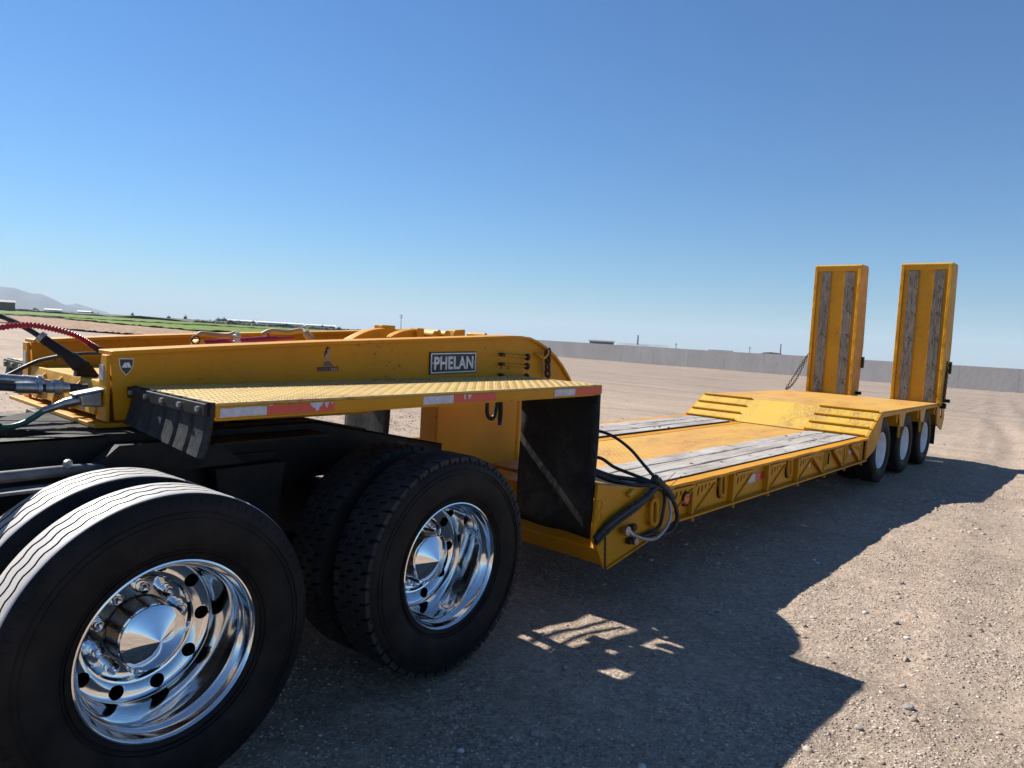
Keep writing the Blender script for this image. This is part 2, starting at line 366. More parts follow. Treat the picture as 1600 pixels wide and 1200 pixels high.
# ================================================================== SETTING
def slope_z(x): return -.007 * np.maximum(0, x - 70)
def axis(c, lo, hi, s0, grow, far):
    a = [c]; st = s0
    x = c
    while x < far:
        st = s0 if lo <= x <= hi else st * grow
        x += st; a.append(x)
    st = s0; x = c; b = []
    while x > -far:
        st = s0 if lo <= x <= hi else st * grow
        x -= st; b.append(x)
    return np.array(b[::-1] + a)
GX = axis(2, -1.5, 10.5, .035, 1.06, 9000); GY = axis(-1, -2.6, 2.6, .035, 1.06, 9000)
XX, YY = np.meshgrid(GX, GY, indexing='ij')
near = np.exp(-np.maximum(0, np.hypot(XX - 5, YY) - 40) / 60)
def ground_h(X, Y):
    X = np.asarray(X, float); Y = np.asarray(Y, float)
    nr = np.exp(-np.maximum(0, np.hypot(X - 5, Y) - 40) / 60)
    h = .05 * vnoise(X * .35, Y * .35, 1) + .022 * vnoise(X * 1.1, Y * 1.1, 2) + .012 * vnoise(X * 3.7, Y * 3.7, 3)
    h = h + .010 * vnoise(X * 9, Y * 9, 4) + .007 * vnoise(X * 19, Y * 19, 5)
    # ruts swinging off behind the trailer
    for k, (off, amp) in enumerate(((0, .028), (1.9, .028), (4.6, .022), (6.3, .022))):
        yc = -3.2 + off + .018 * (X - 12) ** 2 * (.55 if k < 2 else .3)
        msk = 1 / (1 + np.exp(-(X - 13.5) * 1.3)) * np.exp(-np.maximum(0, X - 28) / 8)
        d = Y - yc; h = h + msk * amp * (np.exp(-((np.abs(d) - .32) / .13) ** 2) * .6 - np.exp(-(d / .22) ** 2))
    for (k_, c0, sl_) in ((0, -2.2, .10), (1, -3.9, .13), (2, -5.6, .06)):
        d = Y - (c0 + sl_ * (X - 3)); h = h - .018 * np.exp(-(d / .26) ** 2) + .010 * np.exp(-((np.abs(d) - .42) / .14) ** 2)
    return h * nr - .045 * np.exp(-((X - 5) / 14) ** 4) * 0
ZZ = ground_h(XX, YY) * 1.0 - .02 + slope_z(XX)
nx, ny = XX.shape
vs = np.stack([XX.ravel(), YY.ravel(), ZZ.ravel()], 1)
ii = (np.arange(nx - 1)[:, None] * ny + np.arange(ny - 1)[None, :]).ravel()
fs = np.stack([ii, ii + ny, ii + ny + 1, ii + 1], 1)
def np_mesh(name, V, F):
    me = bpy.data.meshes.new(name); k = F.shape[1]
    me.vertices.add(len(V)); me.vertices.foreach_set('co', np.ascontiguousarray(V, dtype=np.float32).ravel())
    me.loops.add(F.size); me.loops.foreach_set('vertex_index', np.ascontiguousarray(F, dtype=np.int32).ravel())
    me.polygons.add(len(F)); me.polygons.foreach_set('loop_start', np.arange(0, F.size, k, dtype=np.int32))
    me.update(calc_edges=True); return me
gm = np_mesh('ground', vs, fs); gm.polygons.foreach_set('use_smooth', np.ones(len(fs), dtype=bool))
ground = tag(obj('ground', gm, 'gravel_ground'), kind='structure')
def sheet(name, mat, near_pts, far_pts, z, n=24, m=16, rough=0., kind='structure'):
    def samp(pts, t):
        t = t * (len(pts) - 1); i = min(int(t), len(pts) - 2); a, b = pts[i], pts[i + 1]; u = t - i
        return (a[0] + (b[0] - a[0]) * u, a[1] + (b[1] - a[1]) * u)
    V = []
    for i in range(n + 1):
        a, b = samp(near_pts, i / n), samp(far_pts, i / n)
        for j in range(m + 1):
            u = (j / m) ** 1.5; x, y = a[0] + (b[0] - a[0]) * u, a[1] + (b[1] - a[1]) * u
            V.append((x, y, z + float(slope_z(x)) + random.uniform(0, rough)))
    F = [(i * (m + 1) + j, (i + 1) * (m + 1) + j, (i + 1) * (m + 1) + j + 1, i * (m + 1) + j + 1) for i in range(n) for j in range(m)]
    return tag(obj(name, MB().add(V, F), mat), kind=kind)
sheet('soil_strip', 'brown_soil', [(14, 99), (22.2, 85.7), (21.7, 62), (23.1, 57.1), (25.3, 51)], [(31.8, 214.6), (47.3, 180.5), (43.6, 132.4), (40.1, 98.8), (38.7, 78.1)], .06, 60, 24, .10)
sheet('crop_field', 'field_green', [(20.1, 164), (48.7, 166.4), (67.4, 136.3), (101, 127.4)], [(67.6, 537), (114, 432), (116.5, 235.8), (194.7, 246.3)], .16, 90, 60, .25)
sheet('crop_strip', 'field_green', [(46.7, 141.7), (42.4, 104.3), (41.5, 83.8), (56.2, 70.4)], [(50.3, 152.4), (56.4, 139), (62.5, 126.5), (92.9, 117)], .12, 60, 24, .18)
sheet('ditch', 'dark_soil', [(40, 158), (51, 153), (63.2, 127.5), (94, 118)], [(41, 163), (49.5, 164), (66.8, 135), (100, 126)], .10, 40, 4, .12)
sheet('scrub_land', 'scrub', [(67.6, 540), (114, 434), (117.5, 238), (196, 249), (330, 200)], [(400, 1900), (900, 1800), (1200, 1500), (1500, 1200), (1800, 900)], .3, 60, 40, 1.2)
# mountains
def ridge(name, prof, dist, depth, seed):
    # prof: (azimuth from +y in degrees, height)
    V, F = [], []; n = 90; mrows = 14
    a0, a1 = prof[0][0], prof[-1][0]
    for i in range(n + 1):
        az = a0 + (a1 - a0) * i / n
        h = np.interp(az, [p[0] for p in prof], [p[1] for p in prof])
        for j in range(mrows + 1):
            u = j / mrows; k = 1 - abs(u - .55) / .55 if u < .55 else 1 - (u - .55) / .45
            d = dist + depth * (u - .55)
            hh = h * max(0, k) ** .8 + (h * .22 * float(vnoise(np.array(i * .22 + seed), np.array(j * .55), seed)) * (1 if 0 < j < mrows and abs(u - .55) > .05 else 0.2)) - 6
            V.append((d * math.sin(R(az)), d * math.cos(R(az)), hh))
    for i in range(n):
        for j in range(mrows): F.append((i * (mrows + 1) + j, (i + 1) * (mrows + 1) + j, (i + 1) * (mrows + 1) + j + 1, i * (mrows + 1) + j + 1))
    return tag(obj(name, MB().add(V, F), 'rock_hill', smooth=60), kind='structure')
def az(px): return math.degrees(.8818 + math.atan((px - 800) / 1119.))
ridge('hills', [(az(-520), 20), (az(-420), 150), (az(-330), 210), (az(-240), 160), (az(-150), 120), (az(-70), 138), (az(0), 150), (az(20), 147), (az(45), 116), (az(60), 119), (az(80), 84), (az(97), 50), (az(112), 30), (az(135), 5)], 6000, 2600, 3)
ridge('hills', [(az(78), 0), (az(92), 48), (az(103), 58), (az(115), 66), (az(130), 50), (az(145), 32), (az(165), 8)], 6900, 1500, 8)

# ------------------------------------------------------------------ loose gravel and stones
ICO_V = np.array([(0, 0, 1)] + [(.894 * math.cos(2 * math.pi * i / 5), .894 * math.sin(2 * math.pi * i / 5), .447) for i in range(5)] + [(.894 * math.cos(2 * math.pi * (i + .5) / 5), .894 * math.sin(2 * math.pi * (i + .5) / 5), -.447) for i in range(5)] + [(0, 0, -1)])
ICO_F = np.array([(0, 1 + i, 1 + (i + 1) % 5) for i in range(5)] + [(1 + i, 6 + i, 1 + (i + 1) % 5) for i in range(5)] + [(1 + (i + 1) % 5, 6 + i, 6 + (i + 1) % 5) for i in range(5)] + [(11, 6 + (i + 1) % 5, 6 + i) for i in range(5)])
OCT_V = np.array([(1, 0, 0), (0, 1, 0), (-1, 0, 0), (0, -1, 0), (0, 0, 1), (0, 0, -1)], float)
OCT_F = np.array([(0, 1, 4), (1, 2, 4), (2, 3, 4), (3, 0, 4), (1, 0, 5), (2, 1, 5), (3, 2, 5), (0, 3, 5)])
def pebbles(n, dmin, dmax, smin, smax, power, seed, BV=ICO_V, BF=ICO_F):
    g = np.random.default_rng(seed)
    d = dmin + (dmax - dmin) * g.random(n) ** power; a = R(50.5) + (g.random(n) - .5) * R(105)
    X = -1.11 + d * np.sin(a); Y = -2.33 + d * np.cos(a)
    cl = vnoise(X * 1.7, Y * 1.7, seed + 5) + vnoise(X * .6, Y * .6, seed + 6)
    keep = g.random(n) < np.clip(.42 + cl * 2.0, .08, 1); X, Y, d = X[keep], Y[keep], d[keep]; n = len(X)
    S = smin * (smax / smin) ** (g.random(n) ** 2.2) * (1 + d * .035)
    nv = len(BV); V = BV[None] * (.72 + .56 * g.random((n, nv, 1)))
    V = V * (S[:, None, None] * np.stack([.8 + .5 * g.random(n), .6 + .5 * g.random(n), .28 + .34 * g.random(n)], 1)[:, None, :])
    r = g.random(n) * 2 * np.pi; c, s = np.cos(r)[:, None], np.sin(r)[:, None]
    Z = ground_h(X, Y) - .02
    V = np.stack([V[:, :, 0] * c - V[:, :, 1] * s + X[:, None], V[:, :, 0] * s + V[:, :, 1] * c + Y[:, None], V[:, :, 2] + (Z + S * .04)[:, None]], 2)
    F = BF[None] + (np.arange(n) * nv)[:, None, None]
    return V.reshape(-1, 3), F.reshape(-1, 3)
va, fa = pebbles(400000, 1.6, 14, .0028, .0105, .95, 21, OCT_V, OCT_F)
vb, fb = pebbles(7000, 1.7, 16, .008, .022, .9, 22)
vc, fc = pebbles(3500, 8, 30, .007, .015, 1.2, 23)
V = np.concatenate([va, vb, vc]); F = np.concatenate([fa, fb + len(va), fc + len(va) + len(vb)])
tag(obj('gravel', np_mesh('gravel', V, F), 'pebble'), 'loose grey and beige gravel scattered over the yard', 'gravel', kind='stuff')
def stone(x, y, s, label, flat=.55, seed=0):
    rr = random.Random(seed); bm = bmesh.new(); bmesh.ops.create_icosphere(bm, subdivisions=2, radius=1)
    cuts = [Vector((rr.uniform(-1, 1), rr.uniform(-1, 1), rr.uniform(-.5, 1))).normalized() for _ in range(9)]
    for v_ in bm.verts:
        for c_ in cuts:
            e = v_.co.dot(c_) - .72
            if e > 0: v_.co -= c_ * e
        v_.co.x *= s * rr.uniform(.97, 1.03); v_.co.y *= s * .75; v_.co.z *= s * flat
    me = bpy.data.meshes.new('stone'); bm.to_mesh(me); bm.free()
    o = obj('stone', me, 'stone', loc=(x, y, float(ground_h(x, y)) - .02 + s * flat * .35)); o.rotation_euler = (rr.uniform(-.2, .2), rr.uniform(-.2, .2), rr.uniform(0, 6))
    return tag(o, label, 'stone', 'larger stones lying in the gravel')

# ================================================================== TRAILER
OFF = Vector((6.0, 1.3, 0))
TR = empty('lowboy_trailer', Tw(6.0, 1.3, 0), TH)
tag(TR, 'long yellow lowboy trailer with timber deck and two raised loading ramps', 'trailer')
def tp(name, me, mat, parent=None, **k):
    return obj(name, me, mat, TR if parent is None else parent, loc=(-OFF if parent is None else (0, 0, 0)), **k)

# --- gooseneck beams
TOP = [(.126, 1.487), (.57, 1.520), (1.168, 1.560), (2.1, 1.613), (2.70, 1.648), (2.80, 1.650), (2.90, 1.643), (3.0, 1.616), (3.1, 1.577), (3.2, 1.522), (3.3, 1.447), (3.39, 1.36), (3.46, 1.27)]
def goose_beam(ya, yb, fa, fb, inner):
    web = [(x, z - .018) for x, z in TOP] + [(3.44, 1.26), (3.36, 1.325), (1.80, 1.325), (1.66, 1.20), (1.60, 1.178), (.30, 1.178), (.15, 1.185)]
    hs = [ellipse(x_, z_, .012, .006, 8) for x_, z_ in ((2.625, 1.422), (2.70, 1.420), (2.63, 1.352), (2.705, 1.356), (2.66, 1.345))] if ya < 1 else []
    wm = flat_plate('gooseneck_beam', web, hs, yb - ya); wm.transform(Matrix.Translation((0, (ya + yb) / 2, 0)))
    b = tp('gooseneck_beam', wm, 'yellow_paint')
    tp('top_flange', MB().strip([(x, z) for x, z in TOP], .02, fa, fb), 'yellow_paint', b, bevel=.004)
    return b
nb = goose_beam(.96, 1.045, .936, 1.10, 1.1)
fbm = goose_beam(2.075, 2.16, 2.03, 2.185, 2.06)
tp('front_cap', MB().hexa([(.112, .955, 1.18), (.128, .955, 1.18), (.128, 1.06, 1.18), (.112, 1.075, 1.18), (.112, .955, 1.468), (.128, .955, 1.468), (.128, 1.02, 1.468), (.112, 1.02, 1.468)]), 'yellow_paint', nb, bevel=.003)
tp('front_cap', MB().hexa([(.112, 2.05, 1.18), (.128, 2.05, 1.18), (.128, 2.165, 1.18), (.112, 2.165, 1.18), (.112, 2.09, 1.468), (.128, 2.09, 1.468), (.128, 2.165, 1.468), (.112, 2.165, 1.468)]), 'yellow_paint', fbm, bevel=.003)
tp('label_sticker', MB().box((.109, .985, 1.36), (.1115, 1.035, 1.425)), 'paper_label', nb)
tp('label_sticker', MB().box((.109, 2.10, 1.35), (.1115, 2.14, 1.42)), 'paper_label', fbm)
# nose plate, platform, lip between the beams
tp('nose_plate', MB().prism([(.10, 1.20), (.128, 1.345), (.16, 1.345), (.13, 1.20)], 1.062, 2.06), 'yellow_worn', bevel=.004)
tp('gooseneck_floor', MB().prism([(.129, 1.347), (.62, 1.352), (.62, 1.33), (.129, 1.325)], 1.047, 2.073), 'yellow_worn', bevel=.003)
tp('gooseneck_floor', MB().prism([(.625, 1.40), (1.80, 1.44), (1.80, 1.42), (.625, 1.34)], 1.047, 2.073), 'yellow_worn')
tp('gooseneck_floor', MB().box((2.95, 1.047, 1.42), (3.30, 2.073, 1.44)), 'yellow_worn')
tp('bolster_plate', MB().prism([(.06, 1.158), (.06, 1.176), (1.5, 1.176), (1.5, 1.158)], .93, 2.2), 'yellow_paint', bevel=.003)
for y in (1.30, 1.55, 1.80):
    tp('nose_rib', MB().prism([(.10, 1.20), (.122, 1.33), (.095, 1.30), (.08, 1.20)], y, y + .016), 'yellow_worn')
# --- columns under the gooseneck
col = tp('neck_column', MB().prism([(2.455, .34), (2.455, 1.415), (3.33, 1.415), (3.33, .34)], 1.40, 1.58), 'yellow_paint', bevel=.006)
tp('edge_weld', MB().cyl((2.460, 1.397, .36), (2.460, 1.397, 1.38), .007, 6), 'yellow_worn', col)
tp('end_post', MB().cyl((3.37, 1.45, .34), (3.37, 1.45, 1.405), .05, 14), 'yellow_paint', col, smooth=40)
tp('neck_column', MB().prism([(2.85, .34), (2.85, 1.415), (3.33, 1.415), (3.33, .34)], 1.70, 1.88), 'yellow_paint', bevel=.006)
tp('neck_crossmember', MB().box((3.06, 1.582, .42), (3.25, 1.698, 1.10)), 'yellow_paint', bevel=.01)
tp('step_hanger', MB().box((2.70, .80, 1.25), (2.90, .955, 1.30)), 'yellow_paint', bevel=.004)
# hose loop hanging under the step
tp('hose_loop', MB().tube(spline([(2.47, .93, 1.22), (2.475, .93, 1.12), (2.50, .92, 1.08), (2.54, .92, 1.10), (2.56, .92, 1.20)], 6), .014, 8), 'hose_black', smooth=60)
tp('hose_loop', MB().tube(spline([(2.60, .93, 1.25), (2.60, .92, 1.10), (2.59, .92, 1.03)], 5), .017, 8), 'hose_black', smooth=60)

# --- side steps
def zs(x): return 1.335 + .0134 * (x - .237)
LOZ = {}
def lozenges(x0, x1, y0, y1, px, py, zf, ln, wd, hh):
    m = MB(); nx_ = int((x1 - x0) / px); ny_ = int((y1 - y0) / py)
    for i in range(nx_):
        for j in range(ny_):
            cx = x0 + (i + .5) * px; cy = y0 + (j + .5) * py; s = 1 if (i + j) % 2 else -1; z = zf(cx)
            d = Vector((s, 1, 0)).normalized() if True else None; n = Vector((-d.y, d.x, 0))
            P4 = [Vector((cx, cy, z)) + d * ln, Vector((cx, cy, z)) + n * wd, Vector((cx, cy, z)) - d * ln, Vector((cx, cy, z)) - n * wd]
            T2 = [Vector((cx, cy, z + hh)) + d * ln * .6, Vector((cx, cy, z + hh)) - d * ln * .6]
            o = len(m.v); m.v += [tuple(p) for p in P4 + T2]
            m.f += [(o, o + 1, o + 4), (o + 1, o + 2, o + 5), (o + 1, o + 5, o + 4), (o + 2, o + 3, o + 5), (o + 3, o, o + 4), (o + 3, o + 4, o + 5)]
    return m
def side_step(ya, yb, near_side):
    e = ya if near_side else yb
    st = tp('side_step', MB().prism([(.24, zs(.24)), (2.775, zs(2.775)), (2.775, zs(2.775) - .012), (.24, zs(.24) - .012)], ya, yb), 'yellow_step', bevel=.002)
    f0, f1 = (ya, ya + .012) if near_side else (yb - .012, yb)
    tp('step_fascia', MB().prism([(.24, zs(.24) - .0125), (2.775, zs(2.775) - .0125), (2.775, zs(2.775) - .060), (.24, zs(.24) - .060)], f0, f1), 'yellow_paint', st, bevel=.002)
    tp('step_fascia', MB().prism([(.242, zs(.24) - .0605), (2.77, zs(2.775) - .0605), (2.77, zs(2.775) - .068), (.242, zs(.24) - .068)], min(f0, f1) + .002, max(f0, f1) + .05 if near_side else max(f0, f1) - .002), 'yellow_paint', st)
    md = lozenges(.25, 2.765, ya + .008, yb - .008, .034, .032, zs, .0125, .0042, .0022).mesh('tread_pattern')
    tag(tp('tread_pattern', md, 'yellow_step', st), kind='stuff')
    for x in (.30, 1.0, 1.7, 2.4):
        tp('step_bracket', MB().hexa([(x, ya + .02, zs(x) - .05), (x + .012, ya + .02, zs(x) - .05), (x + .012, yb - .005, zs(x) - .13), (x, yb - .005, zs(x) - .13), (x, ya + .02, zs(x) - .013), (x + .012, ya + .02, zs(x) - .013), (x + .012, yb - .005, zs(x) - .013), (x, yb - .005, zs(x) - .013)]), 'yellow_paint', st)
    return st
step = side_step(.217, .958, True)
step_far = side_step(2.163, 2.90, False)
def tape(x0, x1, mat, top=.016, bot=.056, jag=0):
    n = 14; up = []; lo = []
    for i in range(n + 1):
        x = x0 + (x1 - x0) * i / n
        up.append((x, zs(x) - top - (random.uniform(0, jag) if jag else 0))); lo.append((x, zs(x) - bot + (random.uniform(0, jag * .5) if jag else 0)))
    tp('reflective_tape', MB().prism(up + lo[::-1], .2145, .2175), mat, step)
tape(.252, .443, 'tape_white', .018, .056, .005); tape(.4435, .759, 'tape_red', .016, .056, .003)
for pts_ in ([(.636, .016), (.700, .016), (.694, .030), (.682, .036), (.680, .050), (.668, .054), (.662, .040), (.648, .034)], [(.708, .016), (.732, .017), (.724, .028), (.720, .042), (.712, .034)], [(.446, .016), (.47, .016), (.46, .021)], [(.738, .018), (.752, .016), (.746, .027)]):
    tp('tape_scuff', MB().prism([(x_, zs(x_) - d_) for x_, d_ in pts_], .2128, .2144), 'tape_white', step)
tape(1.263, 1.463, 'tape_white'); tape(1.4635, 1.776, 'tape_red'); tape(2.285, 2.487, 'tape_white'); tape(2.4875, 2.772, 'tape_red')
tp('tape_scuff', MB().prism([(1.535, zs(1.53) - .016), (1.548, zs(1.53) - .016), (1.545, zs(1.53) - .04), (1.538, zs(1.53) - .042)], .2128, .2144), 'tape_white', step)
tp('tape_scuff', MB().prism([(1.562, zs(1.56) - .018), (1.59, zs(1.56) - .017), (1.582, zs(1.56) - .032), (1.574, zs(1.56) - .043), (1.568, zs(1.56) - .03)], .2128, .2144), 'tape_white', step)
# --- front mud flap with ribs
def front_flap(ya, yb):
    strips = 6; wd = (yb - ya) / strips; fl = None
    m = MB(); n = 10; V = []
    def zb(y): t = (y - ya) / (yb - ya); return 1.128 + .045 * t
    def bow(u): return -.035 * u * u
    cols = 36
    for i in range(cols + 1):
        y = ya + (yb - ya) * i / cols; rib = -.014 if (i % 6) in (0,) else 0.
        for j in range(n + 1):
            u = j / n; V.append((.236 + bow(u) - .018 + (-rib), y, 1.337 + (zb(y) - 1.337) * u))
    F = [(i * (n + 1) + j, (i + 1) * (n + 1) + j, (i + 1) * (n + 1) + j + 1, i * (n + 1) + j + 1) for i in range(cols) for j in range(n)]
    fl = tp('mud_flap', MB().add(V, F), 'rubber_flap'); s = fl.modifiers.new('thickness', 'SOLIDIFY'); s.thickness = .014; s.offset = 0
    tp('clamp_bar', MB().box((.195, ya, 1.285), (.207, yb, 1.333)), 'black_steel', fl, bevel=.003)
    for k in range(5):
        y = ya + .05 + (yb - ya - .1) * k / 4
        tp('bolt', MB().cyl((.196, y, 1.31), (.184, y, 1.31), .011, 8), 'galvanised', fl)
    return fl
front_flap(.222, .952); front_flap(2.17, 2.89)
# --- rear mud flaps under the gooseneck
def rear_flap(ya, yb):
    V = []; n = 14; mm = 10
    for i in range(n + 1):
        z = 1.305 - (1.305 - (.372)) * i / n
        for j in range(mm + 1):
            y = ya + (yb - ya) * j / mm
            V.append((2.735 + .012 * math.sin(i * .5) * (i / n) + .006 * math.sin(j * 1.1 + i * .3), y, z - .02 * (1 - j / mm) * 0))
    F = [(i * (mm + 1) + j, (i + 1) * (mm + 1) + j, (i + 1) * (mm + 1) + j + 1, i * (mm + 1) + j + 1) for i in range(n) for j in range(mm)]
    o = tp('mud_flap', MB().add(V, F), 'rubber_flap', smooth=60); s = o.modifiers.new('thickness', 'SOLIDIFY'); s.thickness = .014
    tp('clamp_bar', MB().box((2.705, ya, 1.262), (2.722, yb, 1.30)), 'black_steel', o, bevel=.003)
    return o
rear_flap(.195, .835); rear_flap(2.28, 2.88)

# --- badge, name plate, pin-up decal on the near beam
def shield(cx, cz, w_, h_): return [(cx - w_ * .5, cz + h_ * .5), (cx + w_ * .5, cz + h_ * .5), (cx + w_ * .46, cz + h_ * .1), (cx + w_ * .3, cz - h_ * .22), (cx, cz - h_ * .5), (cx - w_ * .3, cz - h_ * .22), (cx - w_ * .46, cz + h_ * .1)]
bd = tp('badge', MB().prism(shield(.192, 1.418, .062, .076), .9575, .9605), 'letter_white', nb)
tp('badge_field', MB().prism(shield(.192, 1.4185, .054, .066), .9555, .9574), 'plate_black', nb)
tp('badge_mark', MB().prism([(.172, 1.416), (.184, 1.437), (.190, 1.437), (.196, 1.416)], .9535, .9554), 'letter_white', nb)
tp('badge_mark', MB().prism([(.199, 1.416), (.1915, 1.434), (.193, 1.438), (.202, 1.438), (.212, 1.416)], .9535, .9554), 'letter_white', nb)
PX, PZ, PR = 2.160, 1.4545, .030
def tilt(me, x, z, y):
    me.transform(Matrix.Translation((x, y, z)) @ Matrix.Rotation(-PR, 4, 'Y')); return me
fr = tp('name_plate', tilt(MB().box((-.205, -.006, -.070), (.205, .004, .070)).mesh('name_plate'), PX, PZ, .955), 'plate_black', nb, bevel=.003)
bo = [(-.198, -.063), (.198, -.063), (.198, .063), (-.198, .063)]; bi = [(-.191, -.056), (.191, -.056), (.191, .056), (-.191, .056)]
tp('plate_border', tilt(flat_plate('plate_border', bo, [bi], .003), PX, PZ, .9475), 'letter_white', nb)
tx = text_mesh('lettering', 'PHELAN', .118, .003, .0036, 1.06)
bx = [v_.co.x for v_ in tx.vertices]; bz = [v_.co.z for v_ in tx.vertices]
tx.transform(Matrix.Diagonal((.345 / (max(bx) - min(bx)), 1, .083 / (max(bz) - min(bz)), 1)) @ Matrix.Translation((-(max(bx) + min(bx)) / 2, 0, -(max(bz) + min(bz)) / 2)))
tp('lettering', tilt(tx, PX, PZ, .947), 'letter_white', nb)
for sx in (-.184, .184): tp('rivet', tilt(MB().cyl((sx, 0, 0), (sx, -.006, 0), .006, 8).mesh('rivet'), PX, PZ, .949), 'galvanised', nb)
# decal shapes printed on film, in beam coordinates (x, z)
dx, dz = 1.222, 1.458
tp('decal_banner', MB().prism([(dx - .066, dz - .060), (dx + .066, dz - .054), (dx + .066, dz - .032), (dx - .066, dz - .036)], .9575, .9595), 'banner_print', nb)
for k, xx in enumerate((-.056, -.044, -.031, -.018, -.004, .010, .026, .040, .053)):
    tp('decal_letter', MB().prism([(dx + xx - .004, dz - .054 + xx * .04), (dx + xx + .004, dz - .054 + xx * .04), (dx + xx + .002, dz - .041 + xx * .04), (dx + xx - .002, dz - .041 + xx * .04)], .9562, .9574), 'paper_label' if k > 5 else 'stocking_print', nb)
tp('decal_figure', MB().prism([(dx - .020, dz + .036), (dx - .006, dz + .045), (dx + .006, dz + .038), (dx + .016, dz + .022), (dx + .008, dz + .008), (dx + .010, dz - .004), (dx - .014, dz - .004), (dx - .012, dz + .010), (dx - .026, dz + .016)], .9575, .9595), 'skin_print', nb)
tp('decal_figure', MB().prism([(dx - .026, dz - .030), (dx - .024, dz - .010), (dx - .010, dz - .0045), (dx + .010, dz - .0045), (dx + .024, dz - .022), (dx + .036, dz - .031)], .9575, .9595), 'stocking_print', nb)
tp('decal_hair', MB().prism(ellipse(dx - .004, dz + .058, .013, .017, 14), .9575, .9595), 'hair_brown', nb)
tp('decal_hair', MB().prism([(dx - .016, dz + .060), (dx - .009, dz + .042), (dx - .018, dz + .028), (dx - .024, dz + .018), (dx - .025, dz + .034), (dx - .021, dz + .050)], .9575, .9595), 'hair_brown', nb)
tp('decal_face', MB().prism(ellipse(dx - .001, dz + .054, .0075, .011, 12), .9562, .9574), 'skin_print', nb)
# --- control levers, chain on hook
for k, z in enumerate((1.503, 1.437, 1.362)):
    lv = tp('control_lever', MB().tube([(2.60, .93, z + .012), (2.72, .925, z + .006), (2.84, .92, z)], .007, 8), 'yellow_worn', smooth=60)
    kb = MB()
    kb.tube([(2.836 + .02 * t, .92, z) for t in (0, .1, .35, .8, 1.3, 1.8, 2.0)], [.004, .014, .023, .027, .023, .012, .002], 14)
    tp('knob', kb, 'plate_black', lv, smooth=60)
    tp('pivot', MB().cyl((2.605, .958, z + .012), (2.605, .918, z + .012), .013, 10), 'rust_chain', lv)
tp('hook', MB().tube(spline([(2.97, .962, 1.53), (2.98, .93, 1.52), (3.03, .91, 1.50), (3.06, .905, 1.53), (3.06, .905, 1.56)], 5), .011, 8), 'yellow_worn', smooth=60)
tp('chain', chain_mb((3.07, .905, 1.565), (3.085, .915, 1.365), .062, .009), 'rust_chain', smooth=60)
tp('chain', chain_mb((3.07, .92, 1.55), (3.10, .92, 1.36), .06, .009), 'rust_chain', smooth=60)

# --- hydraulics between the beams
rm = tp('hydraulic_ram', MB().cyl((.80, 1.55, 1.505), (1.25, 1.55, 1.548), .022, 20), 'crimson_paint', smooth=40)
tp('ram_rod', MB().cyl((1.25, 1.55, 1.548), (1.37, 1.55, 1.558), .011, 14), 'crimson_paint', rm, smooth=40)
tp('ram_eye', MB().cyl((.78, 1.52, 1.503), (.78, 1.58, 1.503), .028, 14), 'yellow_worn', rm, smooth=40)
tp('ram_collar', MB().cyl((.885, 1.55, 1.513), (.93, 1.55, 1.517), .026, 18), 'crimson_paint', rm, smooth=40)
tp('ram_port', MB().cyl((1.20, 1.55, 1.55), (1.20, 1.55, 1.582), .009, 10), 'crimson_paint', rm)
fx = tp('air_valve', MB().lathe([(0, .001), (0, .024), (.012, .024), (.014, .018), (.03, .018), (.032, .024), (.045, .024), (.048, .014), (.06, .012), (.062, .001)], 20), 'galvanised', smooth=30)
fx.location = Vector((.98, 1.50, 1.52)) - OFF; fx.rotation_euler = (R(90), 0, 0)
tp('hose_elbow', MB().tube(spline([(.80, 1.60, 1.535), (.815, 1.60, 1.562), (.88, 1.60, 1.560), (.97, 1.6, 1.557), (1.02, 1.6, 1.573), (1.03, 1.57, 1.55)], 6), .014, 8), 'hose_tan', smooth=60)
tp('hose_elbow', MB().tube(spline([(1.20, 1.62, 1.57), (1.25, 1.6, 1.595), (1.36, 1.6, 1.592), (1.45, 1.6, 1.608), (1.464, 1.55, 1.585), (1.48, 1.5, 1.545)], 6), .016, 8), 'hose_tan', smooth=60)
tp('hose_ferrule', MB().cyl((1.463, 1.56, 1.590), (1.472, 1.525, 1.563), .024, 12), 'hose_tan', smooth=40)
for k in range(4): tp('air_fitting', MB().cyl((1.28 + .06 * k, 1.42, 1.50 + .003 * k), (1.315 + .06 * k, 1.42, 1.503 + .003 * k), .017 - .003 * (k % 2), 10), 'hose_tan')
tp('small_pipe', MB().tube([(1.5, 1.42, 1.51), (1.62, 1.42, 1.53), (1.75, 1.42, 1.535)], .008, 8), 'yellow_worn', smooth=60)
tp('thin_cable', MB().tube(spline([(.30, 1.46, 1.448), (.45, 1.40, 1.452), (.60, 1.38, 1.475), (.72, 1.40, 1.50)], 6), .008, 6), 'hose_black', smooth=60)
tp('cable_ring', MB().tube([(.72 + .022 * math.cos(a_), 1.45, 1.53 + .022 * math.sin(a_)) for a_ in [2 * math.pi * k / 14 for k in range(14)]], .005, 6, closed=True), 'rust_chain', smooth=60)
tp('sun_break_tube', MB().cyl((1.86, 1.53, 1.44), (2.43, 1.43, 1.455), .045, 14), 'yellow_worn', smooth=40)  # hidden tube added to split the sun patch on the ground
tp('sun_break_cylinder', MB().cyl((1.90, 1.25, 1.42), (2.30, 1.23, 1.47), .055, 16), 'yellow_worn', smooth=40)  # unseen cylinder put in to block part of that sunlight
tp('sun_break_hose', MB().tube(spline([(1.80, 1.66, 1.46), (2.05, 1.72, 1.50), (2.25, 1.66, 1.47), (2.40, 1.60, 1.48)], 6), .014, 8), 'hose_black', smooth=60)  # unseen hose added to break up the sun, short of the flap stripe
